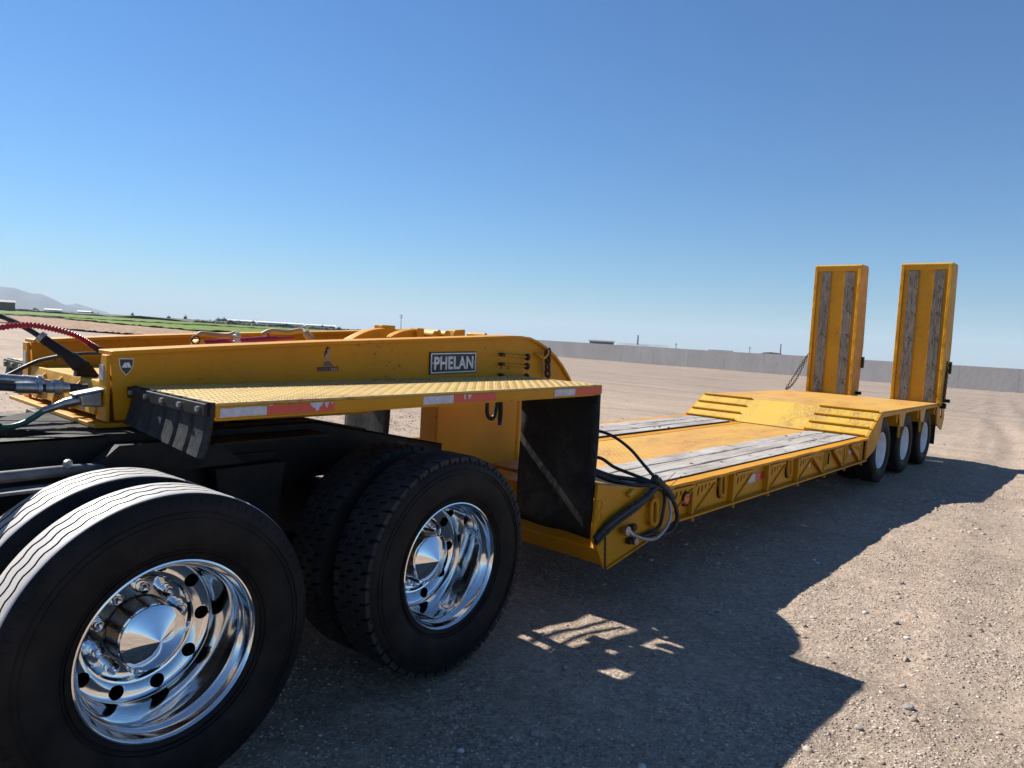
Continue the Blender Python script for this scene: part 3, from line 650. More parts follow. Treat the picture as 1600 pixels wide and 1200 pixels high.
tp('sun_break_hose', MB().tube(spline([(1.80, 1.78, 1.46), (2.10, 1.80, 1.49), (2.30, 1.74, 1.47), (2.43, 1.72, 1.48)], 6), .014, 8), 'hose_black', smooth=60)  # second unseen hose, shaped for the same light patches
# curved lift-arm guards and the winch block behind them
def guard(x0, z0, x1, z1, ya, yb, bulge=.02):
    ln = [(x0 + (x1 - x0) * t, z0 + (z1 - z0) * t + bulge * math.sin(math.pi * t)) for t in [i / 8 for i in range(9)]]
    g_ = tp('arm_guard', MB().strip(ln, .012, ya, yb), 'yellow_paint')
    tp('guard_cheek', MB().prism(ln + [(x1, 1.47), (x0, 1.47)], ya + .02, ya + .035), 'yellow_worn', g_)
    return g_
guard(1.74, 1.565, 2.02, 1.648, 1.48, 1.56); guard(1.98, 1.595, 2.20, 1.652, 1.38, 1.44, .015)
tp('pivot_block', MB().box((2.06, 1.56, 1.48), (2.17, 1.66, 1.672)), 'yellow_worn', bevel=.006)
tp('pivot_block', MB().box((2.20, 1.36, 1.48), (2.26, 1.44, 1.664)), 'yellow_worn', bevel=.006)
tp('pivot_block', MB().prism([(2.52, 1.5), (2.555, 1.664), (2.655, 1.674), (2.665, 1.5)], 1.36, 1.44), 'yellow_worn', bevel=.006)
for x, z in ((2.33, 1.622), (2.44, 1.628), (2.83, 1.636), (2.36, 1.640)):
    tp('pivot_pin', MB().cyl((x, 1.32, z), (x, 1.50, z), .030 if z < 1.63 else .020, 16), 'yellow_worn', smooth=40)
tp('cylinder_drum', MB().cyl((2.22, 1.62, 1.60), (2.50, 1.62, 1.615), .05, 18), 'yellow_worn', smooth=40)

# --- front block of the low deck
tp('front_bolster', MB().prism([(2.79, .41), (2.79, .62), (3.05, .62), (3.05, .22), (2.765, .215), (2.66, .345)], .112, 2.60), 'yellow_paint', bevel=.008)
bl = tp('corner_plate', MB().prism([(2.59, .43), (2.612, .764), (3.22, .668), (3.58, .648), (3.66, .386), (3.415, .330), (2.745, .205)], .088, .11), 'yellow_paint', bevel=.004)
tp('corner_plate', MB().prism([(2.59, .43), (2.612, .764), (3.22, .668), (3.58, .648), (3.66, .386), (3.415, .330), (2.745, .205)], 2.602, 2.622), 'yellow_paint', bevel=.004)
tp('edge_weld', MB().cyl((2.745, .085, .21), (2.715, .085, .50), .008, 6), 'rust_chain', bl)
tp('bottom_lip', MB().hexa([(2.75, .07, .205), (3.415, .07, .330), (3.415, .087, .330), (2.75, .087, .205), (2.75, .07, .216), (3.415, .07, .341), (3.415, .087, .341), (2.75, .087, .216)]), 'yellow_paint', bl)
tp('stop_lug', MB().prism([(2.92, .665), (3.00, .695), (3.02, .672), (2.96, .640), (2.94, .655)], .06, .087), 'yellow_worn', bl, bevel=.004)
for (x, z) in ((2.64, .63), (2.64, .555), (2.655, .40)):
    tp('weld_ring', MB().tube([(x + .028 * math.cos(a_), .086, z + .034 * math.sin(a_)) for a_ in [2 * math.pi * k / 16 for k in range(16)]], .004, 6, closed=True), 'yellow_worn', bl)
tp('top_ledge', MB().prism([(2.80, .722), (3.2, .655), (3.2, .64), (2.80, .707)], .112, .80), 'yellow_worn')

# --- low deck
X0, X1 = 3.05, 8.37
def dent_flange(ya, yb, name):
    V = []; n = 64
    for i in range(n + 1):
        x = X0 + .2 + (X1 - X0 - .2) * i / n; d = float(vnoise(np.array(x * 2.3), np.array(ya), 31)); e = float(vnoise(np.array(x * 5.3), np.array(ya), 32))
        dn = .02 * max(0, d) ** 1.3 * 2
        a, b = ya, yb
        V += [(x, a + .014 * e, .648 - dn), (x, b, .650), (x, b, .632), (x, a + .014 * e, .626 - dn * 1.2)]
    F = [(0, 1, 2, 3), tuple(4 * n + k for k in (3, 2, 1, 0))]
    for i in range(n): F += [(4 * i + k, 4 * i + 4 + k, 4 * i + 4 + (k + 1) % 4, 4 * i + (k + 1) % 4) for k in range(4)]
    return MB().add(V, F)
sr = tp('side_rail', MB().box((X0 + .2, .128, .383), (X1, .144, .630)), 'yellow_paint')
tp('rail_top_flange', dent_flange(.072, .172, 'f'), 'yellow_paint', sr)
tp('rail_bottom_flange', MB().box((3.66, .068, .366), (X1 - .04, .26, .382)), 'yellow_paint', sr, bevel=.002)
sf = tp('side_rail', MB().box((X0, 2.462, .385), (X1, 2.478, .630)), 'yellow_paint')
tp('rail_top_flange', MB().box((X0, 2.455, .632), (X1, 2.555, .650)), 'yellow_paint', sf)
tp('rail_bottom_flange', MB().box((X0, 2.37, .366), (X1, 2.555, .382)), 'yellow_paint', sf)
for y in (.82, 1.72): tp('main_beam', MB().box((X0, y, .30), (X1 + .2, y + .07, .600)), 'yellow_paint')
for i in range(11):
    x = 3.4 + i * .48; tp('crossmember', MB().box((x, .17, .46), (x + .05, 2.46, .585)), 'yellow_worn')
cd = tp('deck_plate', MB().box((X0, .795, .622), (X1 + .01, 1.660, .640)), 'yellow_deck')
tp('deck_plate', MB().box((X0, 1.672, .622), (X1 + .01, 1.795, .642)), 'yellow_paint', bevel=.002)
tag(tp('tread_pattern', lozenges(X0 + .3, X1 - .3, .85, 1.63, .036, .033, lambda x: .640, .012, .0045, .0012).mesh('tread_pattern'), 'yellow_deck', cd), kind='stuff')
def plank(x0, x1, y0, y1, z, th, seed, along='x'):
    rr = random.Random(seed); n = 22; V = []
    for i in range(n + 1):
        x = x0 + (x1 - x0) * i / n; e = [rr.uniform(-.004, .004) for _ in range(4)]
        V += [(x, y0 + e[0], z + e[1] - .003), (x, y0 + .008 + e[0], z + e[1] + .002), (x, y1 - .008 + e[2], z + e[3] + .002), (x, y1 + e[2], z + e[3] - .003), (x, y1 + e[2], z - th), (x, y0 + e[0], z - th)]
    F = [(0, 1, 2, 3, 4, 5), tuple(6 * n + k for k in range(5, -1, -1))]
    for i in range(n): F += [(6 * i + k, 6 * i + 6 + k, 6 * i + 6 + (k + 1) % 6, 6 * i + (k + 1) % 6) for k in range(6)]
    return MB().add(V, F)
for y_ in (.1745, 1.7965): tp('edge_angle', MB().box((X0 + .1, y_, .60), (X1 - .15, y_ + .0115, .659)), 'rust_dark')
sd = 0
for (a, b, cuts) in ((.188, .385, [X0 + .06, 7.35, X1 - .01]), (.397, .590, [X0 + .06, X1 - .01]), (.602, .785, [X0 + .06, 5.9, X1 - .01]), (1.812, 2.015, [X0 + .06, X1 - .01]), (2.027, 2.235, [X0 + .06, 6.2, X1 - .01]), (2.247, 2.45, [X0 + .06, X1 - .01])):
    for c0, c1 in zip(cuts[:-1], cuts[1:]):
        sd += 1; tp('deck_plank', plank(c0, c1 - .008, a, b, .648 + random.uniform(-.003, .004), .045, sd), 'deck_wood')
for i in range(34):
    x = random.uniform(3.3, 8.2); y = random.choice((.24, .33, .45, .54, .66, .74, 1.87, 1.96, 2.1, 2.3))
    tp('bolt_head', MB().cyl((x, y, .646), (x, y, .6535), .016, 8), 'rust_chain')

# --- folding outrigger brackets, tie rings, stiffeners, lamps on the near rail
def bracket_mesh(flip):
    wd, ht = .33, .20
    o = [(0, 0), (.035, 0), (wd, ht - .03), (wd, ht), (0, ht)]
    hs = [ellipse(.055 + .062 * k, ht - .062 + .012 * k, .017 - .002 * k, .036 - .007 * k, 12, -.2) for k in range(4)]
    if flip: o = [(-x, z) for x, z in o][::-1]; hs = [[(-x, z) for x, z in h][::-1] for h in hs]
    return flat_plate('outrigger_bracket', o, hs, .014)
BM = {f: bracket_mesh(f) for f in (False, True)}
HR = {}
def hyp(flip):
    m = MB(); s = -1 if flip else 1
    m.hexa([(s * .012, -.022, -.004), (s * .030, -.022, -.004), (s * .030, -.008, -.004), (s * .012, -.008, -.004), (s * (.33 - .01), -.022, .172), (s * .336, -.022, .172), (s * .336, -.008, .172), (s * (.33 - .01), -.008, .172)])
    return m.mesh('brace_bar')
def topbar(flip):
    s = -1 if flip else 1
    return MB().box((min(0, s * .335), -.022, .186), (max(0, s * .335), -.0075, .206)).mesh('top_bar')
HY = {f: hyp(f) for f in (False, True)}; TB = {f: topbar(f) for f in (False, True)}
STF = MB().prism([(0, 0), (.044, 0), (.044, .235), (0, .235)], 0, .016, 'x').mesh('stiffener')
STF2 = MB().box((-.004, -.012, -.028), (.016, .012, .012)).mesh('pin_tab')
HING = MB().cyl((0, 0, -.02), (0, 0, .21), .014, 10).mesh('hinge_pin', 40)
for me in (STF, STF2): me.materials.append(MATS['yellow_paint'])
HING.materials.append(MATS['yellow_worn'])
def bracket(x, flip=False, yaw=0.):
    o = obj('outrigger_bracket', BM[flip], 'yellow_paint', TR, Vector((x, .104, .408)) - OFF); o.rotation_euler = (0, 0, yaw)
    obj('brace_bar', HY[flip], 'yellow_paint', o); obj('top_bar', TB[flip], 'yellow_paint', o)
    obj('hinge_pin', HING, None, o, (-.012 if not flip else .012, 0, 0))
    return o
for x, f in ((3.52, False), (3.93, False), (4.64, False), (5.37, False), (6.10, False), (6.79, True), (7.46, True), (8.11, True)): bracket(x, f, random.uniform(-.03, .03))
for x in (3.87, 4.58, 5.31, 6.05, 6.82, 7.50, 8.14):
    o = obj('stiffener', STF, None, TR, Vector((x, .083, .3835)) - OFF); obj('pin_tab', STF2, None, o, (.004, .0, -.02))
RING = None
def oblong(cx, cz, a, b, n=8):
    pts = []
    for k in range(n + 1): t = math.pi * k / n; pts.append((cx + a * math.cos(t), cz + b - a + a * math.sin(t)))
    for k in range(n + 1): t = math.pi + math.pi * k / n; pts.append((cx + a * math.cos(t), cz - b + a + a * math.sin(t)))
    return pts
RING = MB().tube([(p[0], 0, p[1]) for p in oblong(0, 0, .042, .088)], .017, 8, closed=True).mesh('tie_ring', 60); RING.materials.append(MATS['yellow_paint'])
SHADE_PLATE = flat_plate('ring_recess_shade', oblong(0, 0, .066, .110), [], .003); SHADE_PLATE.materials.append(MATS['grease_and_recess_shade'])  # flat dark plate: shade of the recess behind the ring, put into colour
RSLOT = MB().box((-.062, .012, -.02), (.062, .03, .02)).mesh('ring_keeper'); RSLOT.materials.append(MATS['yellow_paint'])
for x, z in ((4.43, .535), (5.89, .535), (7.62, .535), (3.27, .50)):
    o = obj('tie_ring', RING, None, TR, Vector((x, .110 if x > 3.5 else .062, z)) - OFF); o.rotation_euler = (R(-3), 0, R(2)); obj('ring_keeper', RSLOT, None, o, (0, .002, .02))
    if x > 3.5: obj('ring_recess_shade', SHADE_PLATE, None, TR, Vector((x, .1262, z)) - OFF)
lm = tp('marker_lamp', MB().lathe([(0, .0), (-.012, .018), (-.018, .028), (-.012, .040), (.02, .044)], 20, (3.77, .088, .518)), 'amber_lens', smooth=40)
tp('lamp_ring', MB().lathe([(.0, .045), (-.010, .047), (-.010, .056), (.04, .056)], 20, (3.77, .088, .518)), 'black_paint', lm, smooth=40)
tp('lamp_backing', MB().box((3.815, .112, .475), (3.865, .1275, .565)), 'red_lens', lm)
tp('reflector', MB().box((4.96, .118, .485), (5.10, .1275, .560)), 'tape_white'); tp('reflector', MB().box((5.10, .120, .488), (5.30, .1275, .555)), 'red_lens')
tp('reflector', MB().lathe([(0, 0), (-.006, .025), (.012, .035)], 16, (6.44, .115, .505)), 'tape_white', smooth=40)
tp('reflector', MB().lathe([(0, 0), (-.006, .025), (.012, .033)], 16, (7.78, .115, .52)), 'tape_white', smooth=40)
jb = tp('winch_bracket', MB().box((6.88, .08, .44), (6.99, .127, .60)), 'yellow_worn', bevel=.005)
tp('slot_shade', MB().box((6.90, .074, .47), (6.945, .0795, .59)), 'grease_and_recess_shade', jb)  # dark slab in place of an open slot, its shade painted on

# --- slope up to the rear deck
sl_ = [(8.375, .652), (8.93, .94)]
rp = tp('slope_plate', MB().prism([(8.372, .652), (8.93, .941), (8.93, .923), (8.385, .640)], .112, 2.54), 'yellow_slope', bevel=.003)
tp('slope_cheek', MB().prism([(8.372, .650), (8.93, .939), (8.99, .925), (8.99, .86), (8.90, .60), (8.70, .46), (8.36, .372)], .088, .111), 'yellow_paint', bevel=.003)
tp('slope_cheek', MB().prism([(8.372, .650), (8.93, .939), (8.99, .925), (8.99, .86), (8.90, .60), (8.70, .46), (8.36, .372)], 2.541, 2.56), 'yellow_paint')
def cleat(t, y0, y1):
    x, z = 8.372 + .558 * t, .652 + .289 * t; d = Vector((.558, .289)).normalized(); n = Vector((-d.y, d.x)); c_ = Vector((x, z))
    p = [c_ - d * .010 - n * .002, c_ + d * .010 - n * .002, c_ + d * .012 + n * .030, c_ - d * .012 + n * .030]
    tp('grip_cleat', MB().prism([(q.x, q.y) for q in p], y0, y1), 'yellow_worn', rp, bevel=.003)
for t in (.02, .32, .64, .97): cleat(t, .125, .86); cleat(t, 1.80, 2.53)
tp('crossmember', MB().box((8.28, .15, .575), (8.46, 2.46, .600)), 'yellow_paint')  # hidden filler added to stop sun leaking through the plank-end gap
# --- rear deck over the wheels
XE = 12.20
rd = tp('rear_deck', MB().box((8.932, .095, .925), (XE, 2.54, .941)), 'yellow_deck', bevel=.003)
tp('deck_fascia', MB().prism([(8.992, .924), (XE, .924), (XE, .885), (10.5, .880), (8.992, .868)], .088, .104), 'yellow_paint', rd, bevel=.003)
tp('deck_fascia', MB().box((8.992, 2.53, .87), (XE, 2.545, .924)), 'yellow_paint', rd)
for y in (.56, 2.0): tp('main_beam', MB().box((8.96, y, .56), (XE + .1, y + .07, .924)), 'yellow_paint')
for x in (8.95, 9.75, 10.97, 12.1): tp('crossmember', MB().box((x, .11, .76), (x + .06, 2.53, .924)), 'yellow_paint')
for x in (9.98, 11.2):
    g_ = tp('fender_bracket', MB().prism([(x - .17, .884), (x + .19, .884), (x + .10, .69), (x - .10, .69)], .090, .102), 'yellow_paint', bevel=.002)
    tp('bracket_rib', MB().box((x - .17, .104, .70), (x - .155, .5, .884)), 'yellow_paint', g_)
    tp('lashing_loop', MB().tube([(p[0], .085, p[1]) for p in oblong(x - .16, .64, .035, .085, 5)], .011, 6, closed=True), 'yellow_worn', g_, smooth=60)
ep = tp('end_plate', flat_plate('end_plate', [(0, 0), (.56, 0), (.62, -.22), (.50, -.42), (.44, -.42), (.06, -.30)], [[(.26, -.06), (.40, -.06), (.42, -.22), (.28, -.22)]], .02), 'yellow_paint')
ep.location = Vector((12.18, .10, .905)) - OFF
tp('end_plate', MB().prism([(12.18, .905), (12.74, .905), (12.8, .685), (12.68, .485), (12.24, .60)], 2.53, 2.55), 'yellow_paint')
tp('rear_bumper', MB().box((12.46, .115, .55), (12.56, 2.525, .90)), 'yellow_paint', bevel=.01)
tp('tow_pin', MB().cyl((12.78, .14, .68), (12.86, .14, .68), .03, 10), 'black_steel')
for y in (.12, 2.0): tp('rear_flap', MB().box((12.34, y, .26), (12.352, y + .56, .58)), 'rubber_flap')

# --- trailer wheels
def tyre_profile(Rt, Rr, w_, y0=0.):
    h = Rt - Rr
    return [(y0 + .004, Rr - .004), (y0 - .004, Rr + .02), (y0 - .10 * w_, Rr + .22 * h), (y0 - .135 * w_, Rr + .45 * h), (y0 - .12 * w_, Rr + .66 * h), (y0 - .07 * w_, Rr + .83 * h), (y0 - .02 * w_, Rr + .93 * h)], [(y0 + w_ * 1.02 - .0, Rr + .93 * h), (y0 + w_ * 1.07, Rr + .83 * h), (y0 + w_ * 1.12, Rr + .66 * h), (y0 + w_ * 1.135, Rr + .45 * h), (y0 + w_ * 1.10, Rr + .22 * h), (y0 + w_ * 1.0, Rr - .004)]
def rib_tyre(name, Rt, Rr, w_, grooves, seg, zig, gw, gd, mats):
    a, b = tyre_profile(Rt, Rr, w_); ya = a[-1][0] + .012 * (w_ / .2); yb = b[0][0] - .012 * (w_ / .2)
    V = []; k = None
    for i in range(seg):
        ang = 2 * math.pi * i / seg; ph = i % 4; z_ = zig * (-1 if ph in (0, 1) else 1) * (.6 if ph in (1, 3) else 1)
        pr = list(a) + [(ya, Rt - .004), (ya + .012, Rt)]
        for g_ in grooves:
            gy = ya + (yb - ya) * g_ + z_
            pr += [(gy - gw / 2, Rt), (gy - gw * .35, Rt - gd), (gy + gw * .35, Rt - gd), (gy + gw / 2, Rt)]
        pr += [(yb - .012, Rt), (yb, Rt - .004)] + list(b); k = len(pr)
        V += [(r * math.cos(ang), y, r * math.sin(ang)) for y, r in pr]
    F = []; mi = []
    for i in range(seg):
        j = (i + 1) % seg
        for q in range(k - 1): F.append((i * k + q, i * k + q + 1, j * k + q + 1, j * k + q)); gq = q - len(a) - 2; mi.append(1 if len(a) <= q < k - len(b) - 1 and not (0 <= gq < 4 * len(grooves) and gq % 4 < 3) else 0)
    me = bpy.data.meshes.new(name); me.from_pydata(V, [], F)
    for mm in mats: me.materials.append(MATS[mm])
    me.polygons.foreach_set('material_index', mi); me.polygons.foreach_set('use_smooth', [True] * len(F)); me.set_sharp_from_angle(angle=R(35)); me.flip_normals() if False else None
    bm = bmesh.new(); bm.from_mesh(me); bmesh.ops.recalc_face_normals(bm, faces=bm.faces); bm.to_mesh(me); bm.free()
    return me
TT = rib_tyre('tyre', .43, .238, .19, (.18, .4, .6, .82), 72, 0, .011, .012, ('rubber', 'rubber'))
TRIM = MB().lathe([(.16, .236), (.03, .237), (.0, .240), (-.004, .237), (.0, .231), (.015, .225), (.03, .216), (.12, .211), (.150, .205), (.165, .19), (.168, .15), (.158, .12), (.155, .105), (.155, .085)], 48).mesh('rim', 40); TRIM.materials.append(MATS['white_rim'])
THUB = MB().lathe([(.156, .09), (.085, .085), (.078, .075), (.070, .03), (.069, .001)], 28).mesh('hub', 40); THUB.materials.append(MATS['white_rim'])
TNUT = MB().cyl((0, .10, 0), (0, .075, 0), .015, 6).mesh('lug_nut'); TNUT.materials.append(MATS['white_rim'])
def trailer_wheel(x, y, out, full=True):
    wh = empty('wheel', Vector((x, y, .426)) - OFF, 0 if out < 0 else math.pi, TR)
    obj('tyre', TT, None, wh); obj('rim', TRIM, None, wh)
    if full:
        obj('hub', THUB, None, wh)
        for k in range(8): a_ = 2 * math.pi * k / 8; obj('lug_nut', TNUT, None, wh, (.14 * math.cos(a_), .065, .14 * math.sin(a_)))
    wh.rotation_euler.y = random.uniform(0, 6) if out < 0 else 0
for x in (9.149, 10.365, 11.581):
    trailer_wheel(x, .125, -1); trailer_wheel(x, .375, -1, False); trailer_wheel(x, 2.50, 1); trailer_wheel(x, 2.25, 1, False)
    tp('axle', MB().cyl((x, .3, .426), (x, 2.3, .426), .06, 14), 'black_steel', smooth=40)
# --- loading ramps, folded up
def ramp(y0, y1):
    XF = 12.21; zt, zb = 3.205, .90
    body = tp('loading_ramp', MB().prism([(XF, zt - .10), (XF + .03, zb + .03), (XF + .03 + .02, zb + .03), (XF + .02, zt - .10)], y0 + .055, y1 - .055), 'yellow_worn')
    prof = [(XF - .03, zt - .02), (XF, zt), (XF + .36, zt + .005), (XF + .395, zt - .04), (XF + .47, 1.83), (XF + .40, zb + .02), (XF + .03, zb), (XF - .005, zb + .03)]
    for a, b in ((y0, y0 + .052), (y1 - .052, y1)):
        tp('ramp_side', MB().prism(prof, a, b), 'yellow_worn', body, bevel=.006)
    tp('ramp_crosspiece', MB().prism([(XF - .03, zt - .02), (XF, zt - .002), (XF + .36, zt), (XF + .36, zt - .02), (XF - .02, zt - .115)], y0 + .0525, y1 - .0525), 'yellow_worn', body, bevel=.006)
    tp('ramp_back', MB().prism([(XF + .34, zt - .05), (XF + .42, 1.83), (XF + .38, zb + .1), (XF + .365, zb + .1), (XF + .405, 1.83), (XF + .325, zt - .05)], y0 + .0525, y1 - .0525), 'yellow_worn', body)
    wdt = y1 - y0
    for f0, f1 in ((.135, .335), (.635, .835)):
        a, b = y0 + wdt * f0, y0 + wdt * f1; sdd = int(a * 1000); rr = random.Random(sdd); n = 16; V = []
        for i in range(n + 1):
            z = zb + .06 + (zt - .125 - zb - .06) * i / n; e = rr.uniform(-.003, .003); e2 = rr.uniform(-.003, .003); xf = XF - .028 + .03 * (1 - i / n) * .8
            V += [(xf, a + e, z), (xf, b + e2, z), (xf + .045, b + e2, z), (xf + .045, a + e, z)]
        F = [(3, 2, 1, 0), tuple(4 * n + k for k in range(4))]
        for i in range(n): F += [(4 * i + k, 4 * i + (k + 1) % 4, 4 * i + 4 + (k + 1) % 4, 4 * i + 4 + k) for k in range(4)]
        tp('ramp_plank', MB().add(V, F), 'ramp_wood', body)
        for q in range(5): tp('bolt_head', MB().cyl((XF - .006, (a + b) / 2 + rr.uniform(-.04, .04), 1.15 + q * .42), (XF - .030, (a + b) / 2, 1.15 + q * .42), .010, 8), 'rust_chain', body)
        for s_ in (a - .012, b + .002): tp('plank_channel', MB().prism([(XF - .016, zt - .12), (XF + .01, zb + .05), (XF + .03, zb + .05), (XF + .01, zt - .12)], s_, s_ + .010), 'yellow_worn', body)
    tp('hinge_tube', MB().cyl((XF + .2, y0 - .05, zb - .005), (XF + .2, y1 + .05, zb - .005), .045, 14), 'black_steel', body, smooth=40)
    tp('latch_lug', MB().box((XF + .42, y0 - .03, 1.42), (XF + .50, y0 + .04, 1.62)), 'black_steel', body, bevel=.005)
    tp('latch_pin', MB().cyl((XF + .25, y0 - .09, .98), (XF + .25, y0 + .0, .98), .03, 10), 'black_steel', body)
    return body
ramp(.062, .805); ramp(1.42, 2.20)
tp('chain', chain_mb((12.42, .048, 1.62), (12.36, .048, .97), .055, .008), 'rust_chain', smooth=60)
tp('chain', chain_mb((12.45, .046, 1.50), (12.40, .046, .97), .055, .008), 'rust_chain', smooth=60)
tp('chain', chain_mb((12.25, 2.22, 1.62), (12.05, 2.50, .96), .06, .0055), 'rust_chain', smooth=60)
tp('chain', chain_mb((12.25, 2.23, 1.60), (11.98, 2.46, .96), .06, .0055, .12), 'rust_chain', smooth=60)

# --- hoses at the front corner of the deck
def hose(name, pts, r, mat, parent=None, ripple=None, k=8, n=8): return tp(name, MB().tube(spline(pts, k), r, n, ripple=ripple), mat, parent, smooth=60)
hose('hydraulic_hose', [(3.05, 1.0, .93), (3.254, .75, .985), (3.328, .60, .985), (3.317, .45, .961), (3.301, .30, .896), (3.235, .15, .821), (3.236, .06, .748), (3.277, .035, .694)], .0115, 'hose_black')
hose('hydraulic_hose', [(2.95, .95, .90), (3.073, .62, .80), (3.13, .45, .829), (3.188, .35, .771), (3.202, .2, .741), (3.216, .07, .716), (3.279, .035, .68)], .012, 'hose_black')
hose('hydraulic_hose', [(2.80, .75, .80), (2.90, .45, .805), (2.993, .35, .76), (3.087, .28, .726), (3.174, .18, .715), (3.201, .065, .702), (3.281, .03, .664)], .016, 'hose_black')
hose('hydraulic_hose', [(2.80, .60, .76), (2.90, .40, .765), (3.0, .28, .715), (3.10, .20, .692), (3.19, .065, .69), (3.28, .04, .66)], .013, 'hose_black')
hose('hydraulic_hose', [(2.78, .40, .79), (2.84, .30, .78), (2.95, .22, .735), (3.08, .13, .70), (3.20, .06, .695), (3.28, .04, .67)], .013, 'hose_black')
hose('hydraulic_hose', [(3.277, .035, .694), (3.402, .03, .613), (3.488, .02, .522), (3.53, .02, .423), (3.489, .03, .345), (3.374, .04, .330), (3.213, .05, .356), (3.107, .06, .351), (3.02, .075, .36)], .015, 'hose_black')
hose('hydraulic_hose', [(3.277, .04, .694), (3.378, .05, .599), (3.394, .06, .482), (3.354, .06, .388), (3.229, .06, .364), (3.107, .07, .348)], .012, 'hose_black')
hose('hydraulic_hose', [(3.30, .04, .68), (3.377, .025, .603), (3.421, .015, .486), (3.371, .01, .394), (3.224, .005, .338), (3.098, .02, .352), (2.985, .04, .395), (2.95, .055, .41)], .011, 'hose_white')
hose('hose_sleeve', [(2.60, .08, .423), (2.707, .055, .505), (2.906, .05, .565), (3.096, .045, .615), (3.214, .045, .665), (3.30, .04, .69)], .021, 'hose_black', None, (1, 1.12, 1.05, .96), 10, 10)
hose('hose_sleeve', [(2.60, .07, .40), (2.76, .05, .49), (2.95, .045, .545), (3.12, .045, .60), (3.22, .045, .65)], .014, 'hose_black', None, (1, 1.1, .95), 10, 8)
hose('hose_wrap', [(3.22, .05, .745), (3.277, .03, .70), (3.36, .02, .64), (3.43, .02, .58)], .029, 'hose_black', None, (1, 1.08, .95), 6, 10)
for a, b in (((3.30, .02, .70), (3.42, .0, .77)), ((3.34, .01, .66), (3.47, -.02, .745)), ((3.36, .01, .64), (3.47, -.01, .67))): tp('cable_tie', MB().cyl(a, b, .0025, 5), 'hose_black')
gl = tp('glad_hand', MB().lathe([(0, .001), (0, .030), (.016, .034), (.03, .030), (.034, .018), (.05, .016), (.05, .001)], 18), 'steel', smooth=40); gl.location = Vector((2.905, .03, .435)) - OFF
tp('hose_fitting', MB().cyl((2.905, .05, .435), (2.97, .045, .40), .017, 10), 'galvanised'); tp('hose_fitting', MB().cyl((2.93, .05, .42), (2.95, .045, .41), .024, 6), 'galvanised')
gl = tp('glad_hand', MB().lathe([(0, .001), (0, .024), (.016, .028), (.03, .024), (.05, .012), (.05, .001)], 16), 'rust_chain', smooth=40); gl.location = Vector((3.00, .035, .44)) - OFF
gl = tp('glad_hand', MB().lathe([(0, .001), (0, .026), (.02, .026), (.05, .016), (.05, .001)], 16), 'steel', smooth=40); gl.location = Vector((3.02, .03, .345)) - OFF
tp('hose_fitting', MB().box((2.965, .045, .33), (3.06, .085, .365)), 'black_steel', bevel=.004)

# --- nose sockets on the trailer front
so_ = tp('light_socket', MB().hexa([(.03, .985, 1.245), (.11, .985, 1.24), (.11, 1.06, 1.24), (.03, 1.06, 1.25), (.02, .985, 1.295), (.11, .985, 1.312), (.11, 1.06, 1.312), (.02, 1.06, 1.295)]), 'steel', bevel=.008)
tp('socket_lid', MB().hexa([(.0, .98, 1.292), (.115, .98, 1.313), (.115, 1.065, 1.313), (.0, 1.065, 1.292), (.0, .98, 1.300), (.115, .98, 1.323), (.115, 1.065, 1.323), (.0, 1.065, 1.300)]), 'steel', so_, bevel=.003)
tp('hose_bracket', MB().prism([(.10, 1.35), (.11, 1.43), (.15, 1.42), (.20, 1.35)], 1.285, 1.335), 'black_steel', bevel=.004)
tp('hose_bracket', MB().prism([(.17, 1.35), (.185, 1.44), (.24, 1.44), (.25, 1.35)], 1.085, 1.14), 'black_steel', bevel=.004)
tp('kingpin_stop', MB().box((.02, 1.55, 1.05), (.12, 1.75, 1.157)), 'black_steel', bevel=.01)

# ================================================================== TRUCK
TK = tag(empty('truck_tractor', (0.6, 1.2, 0)), 'rear of a black truck tractor with polished dual wheels under the gooseneck', 'truck')
KO = Vector((.6, 1.2, 0))
def kp(name, me, mat, parent=None, **k): return obj(name, me, mat, TK if parent is None else parent, loc=(-KO if parent is None else (0, 0, 0)), **k)
RAIL = [(-3.2, .86), (-3.2, 1.147), (1.02, 1.152), (1.10, 1.150), (2.03, .957), (2.03, .86)]
for a, b, fa_, fb_ in ((.79, .80, .792, .87), (1.60, 1.61, 1.53, 1.608)):
    rl = kp('frame_rail', MB().prism(RAIL, a, b), 'black_paint', bevel=.002)
    kp('rail_flange', MB().strip([(-3.2, 1.1475), (1.02, 1.1525), (1.10, 1.150), (2.03, .957)], .010, fa_ - .002, fb_ + .002), 'black_steel', rl)
    kp('rail_flange', MB().strip([(-3.2, .868), (2.03, .868)], .010, fa_, fb_), 'black_steel', rl)
for x, zt_ in ((-2.4, 1.1), (-1.3, 1.1), (-.2, 1.1), (.67, 1.1), (1.5, 1.03), (1.94, .945)): kp('crossmember', MB().box((x, .802, .875), (x + .08, 1.598, zt_)), 'black_steel')
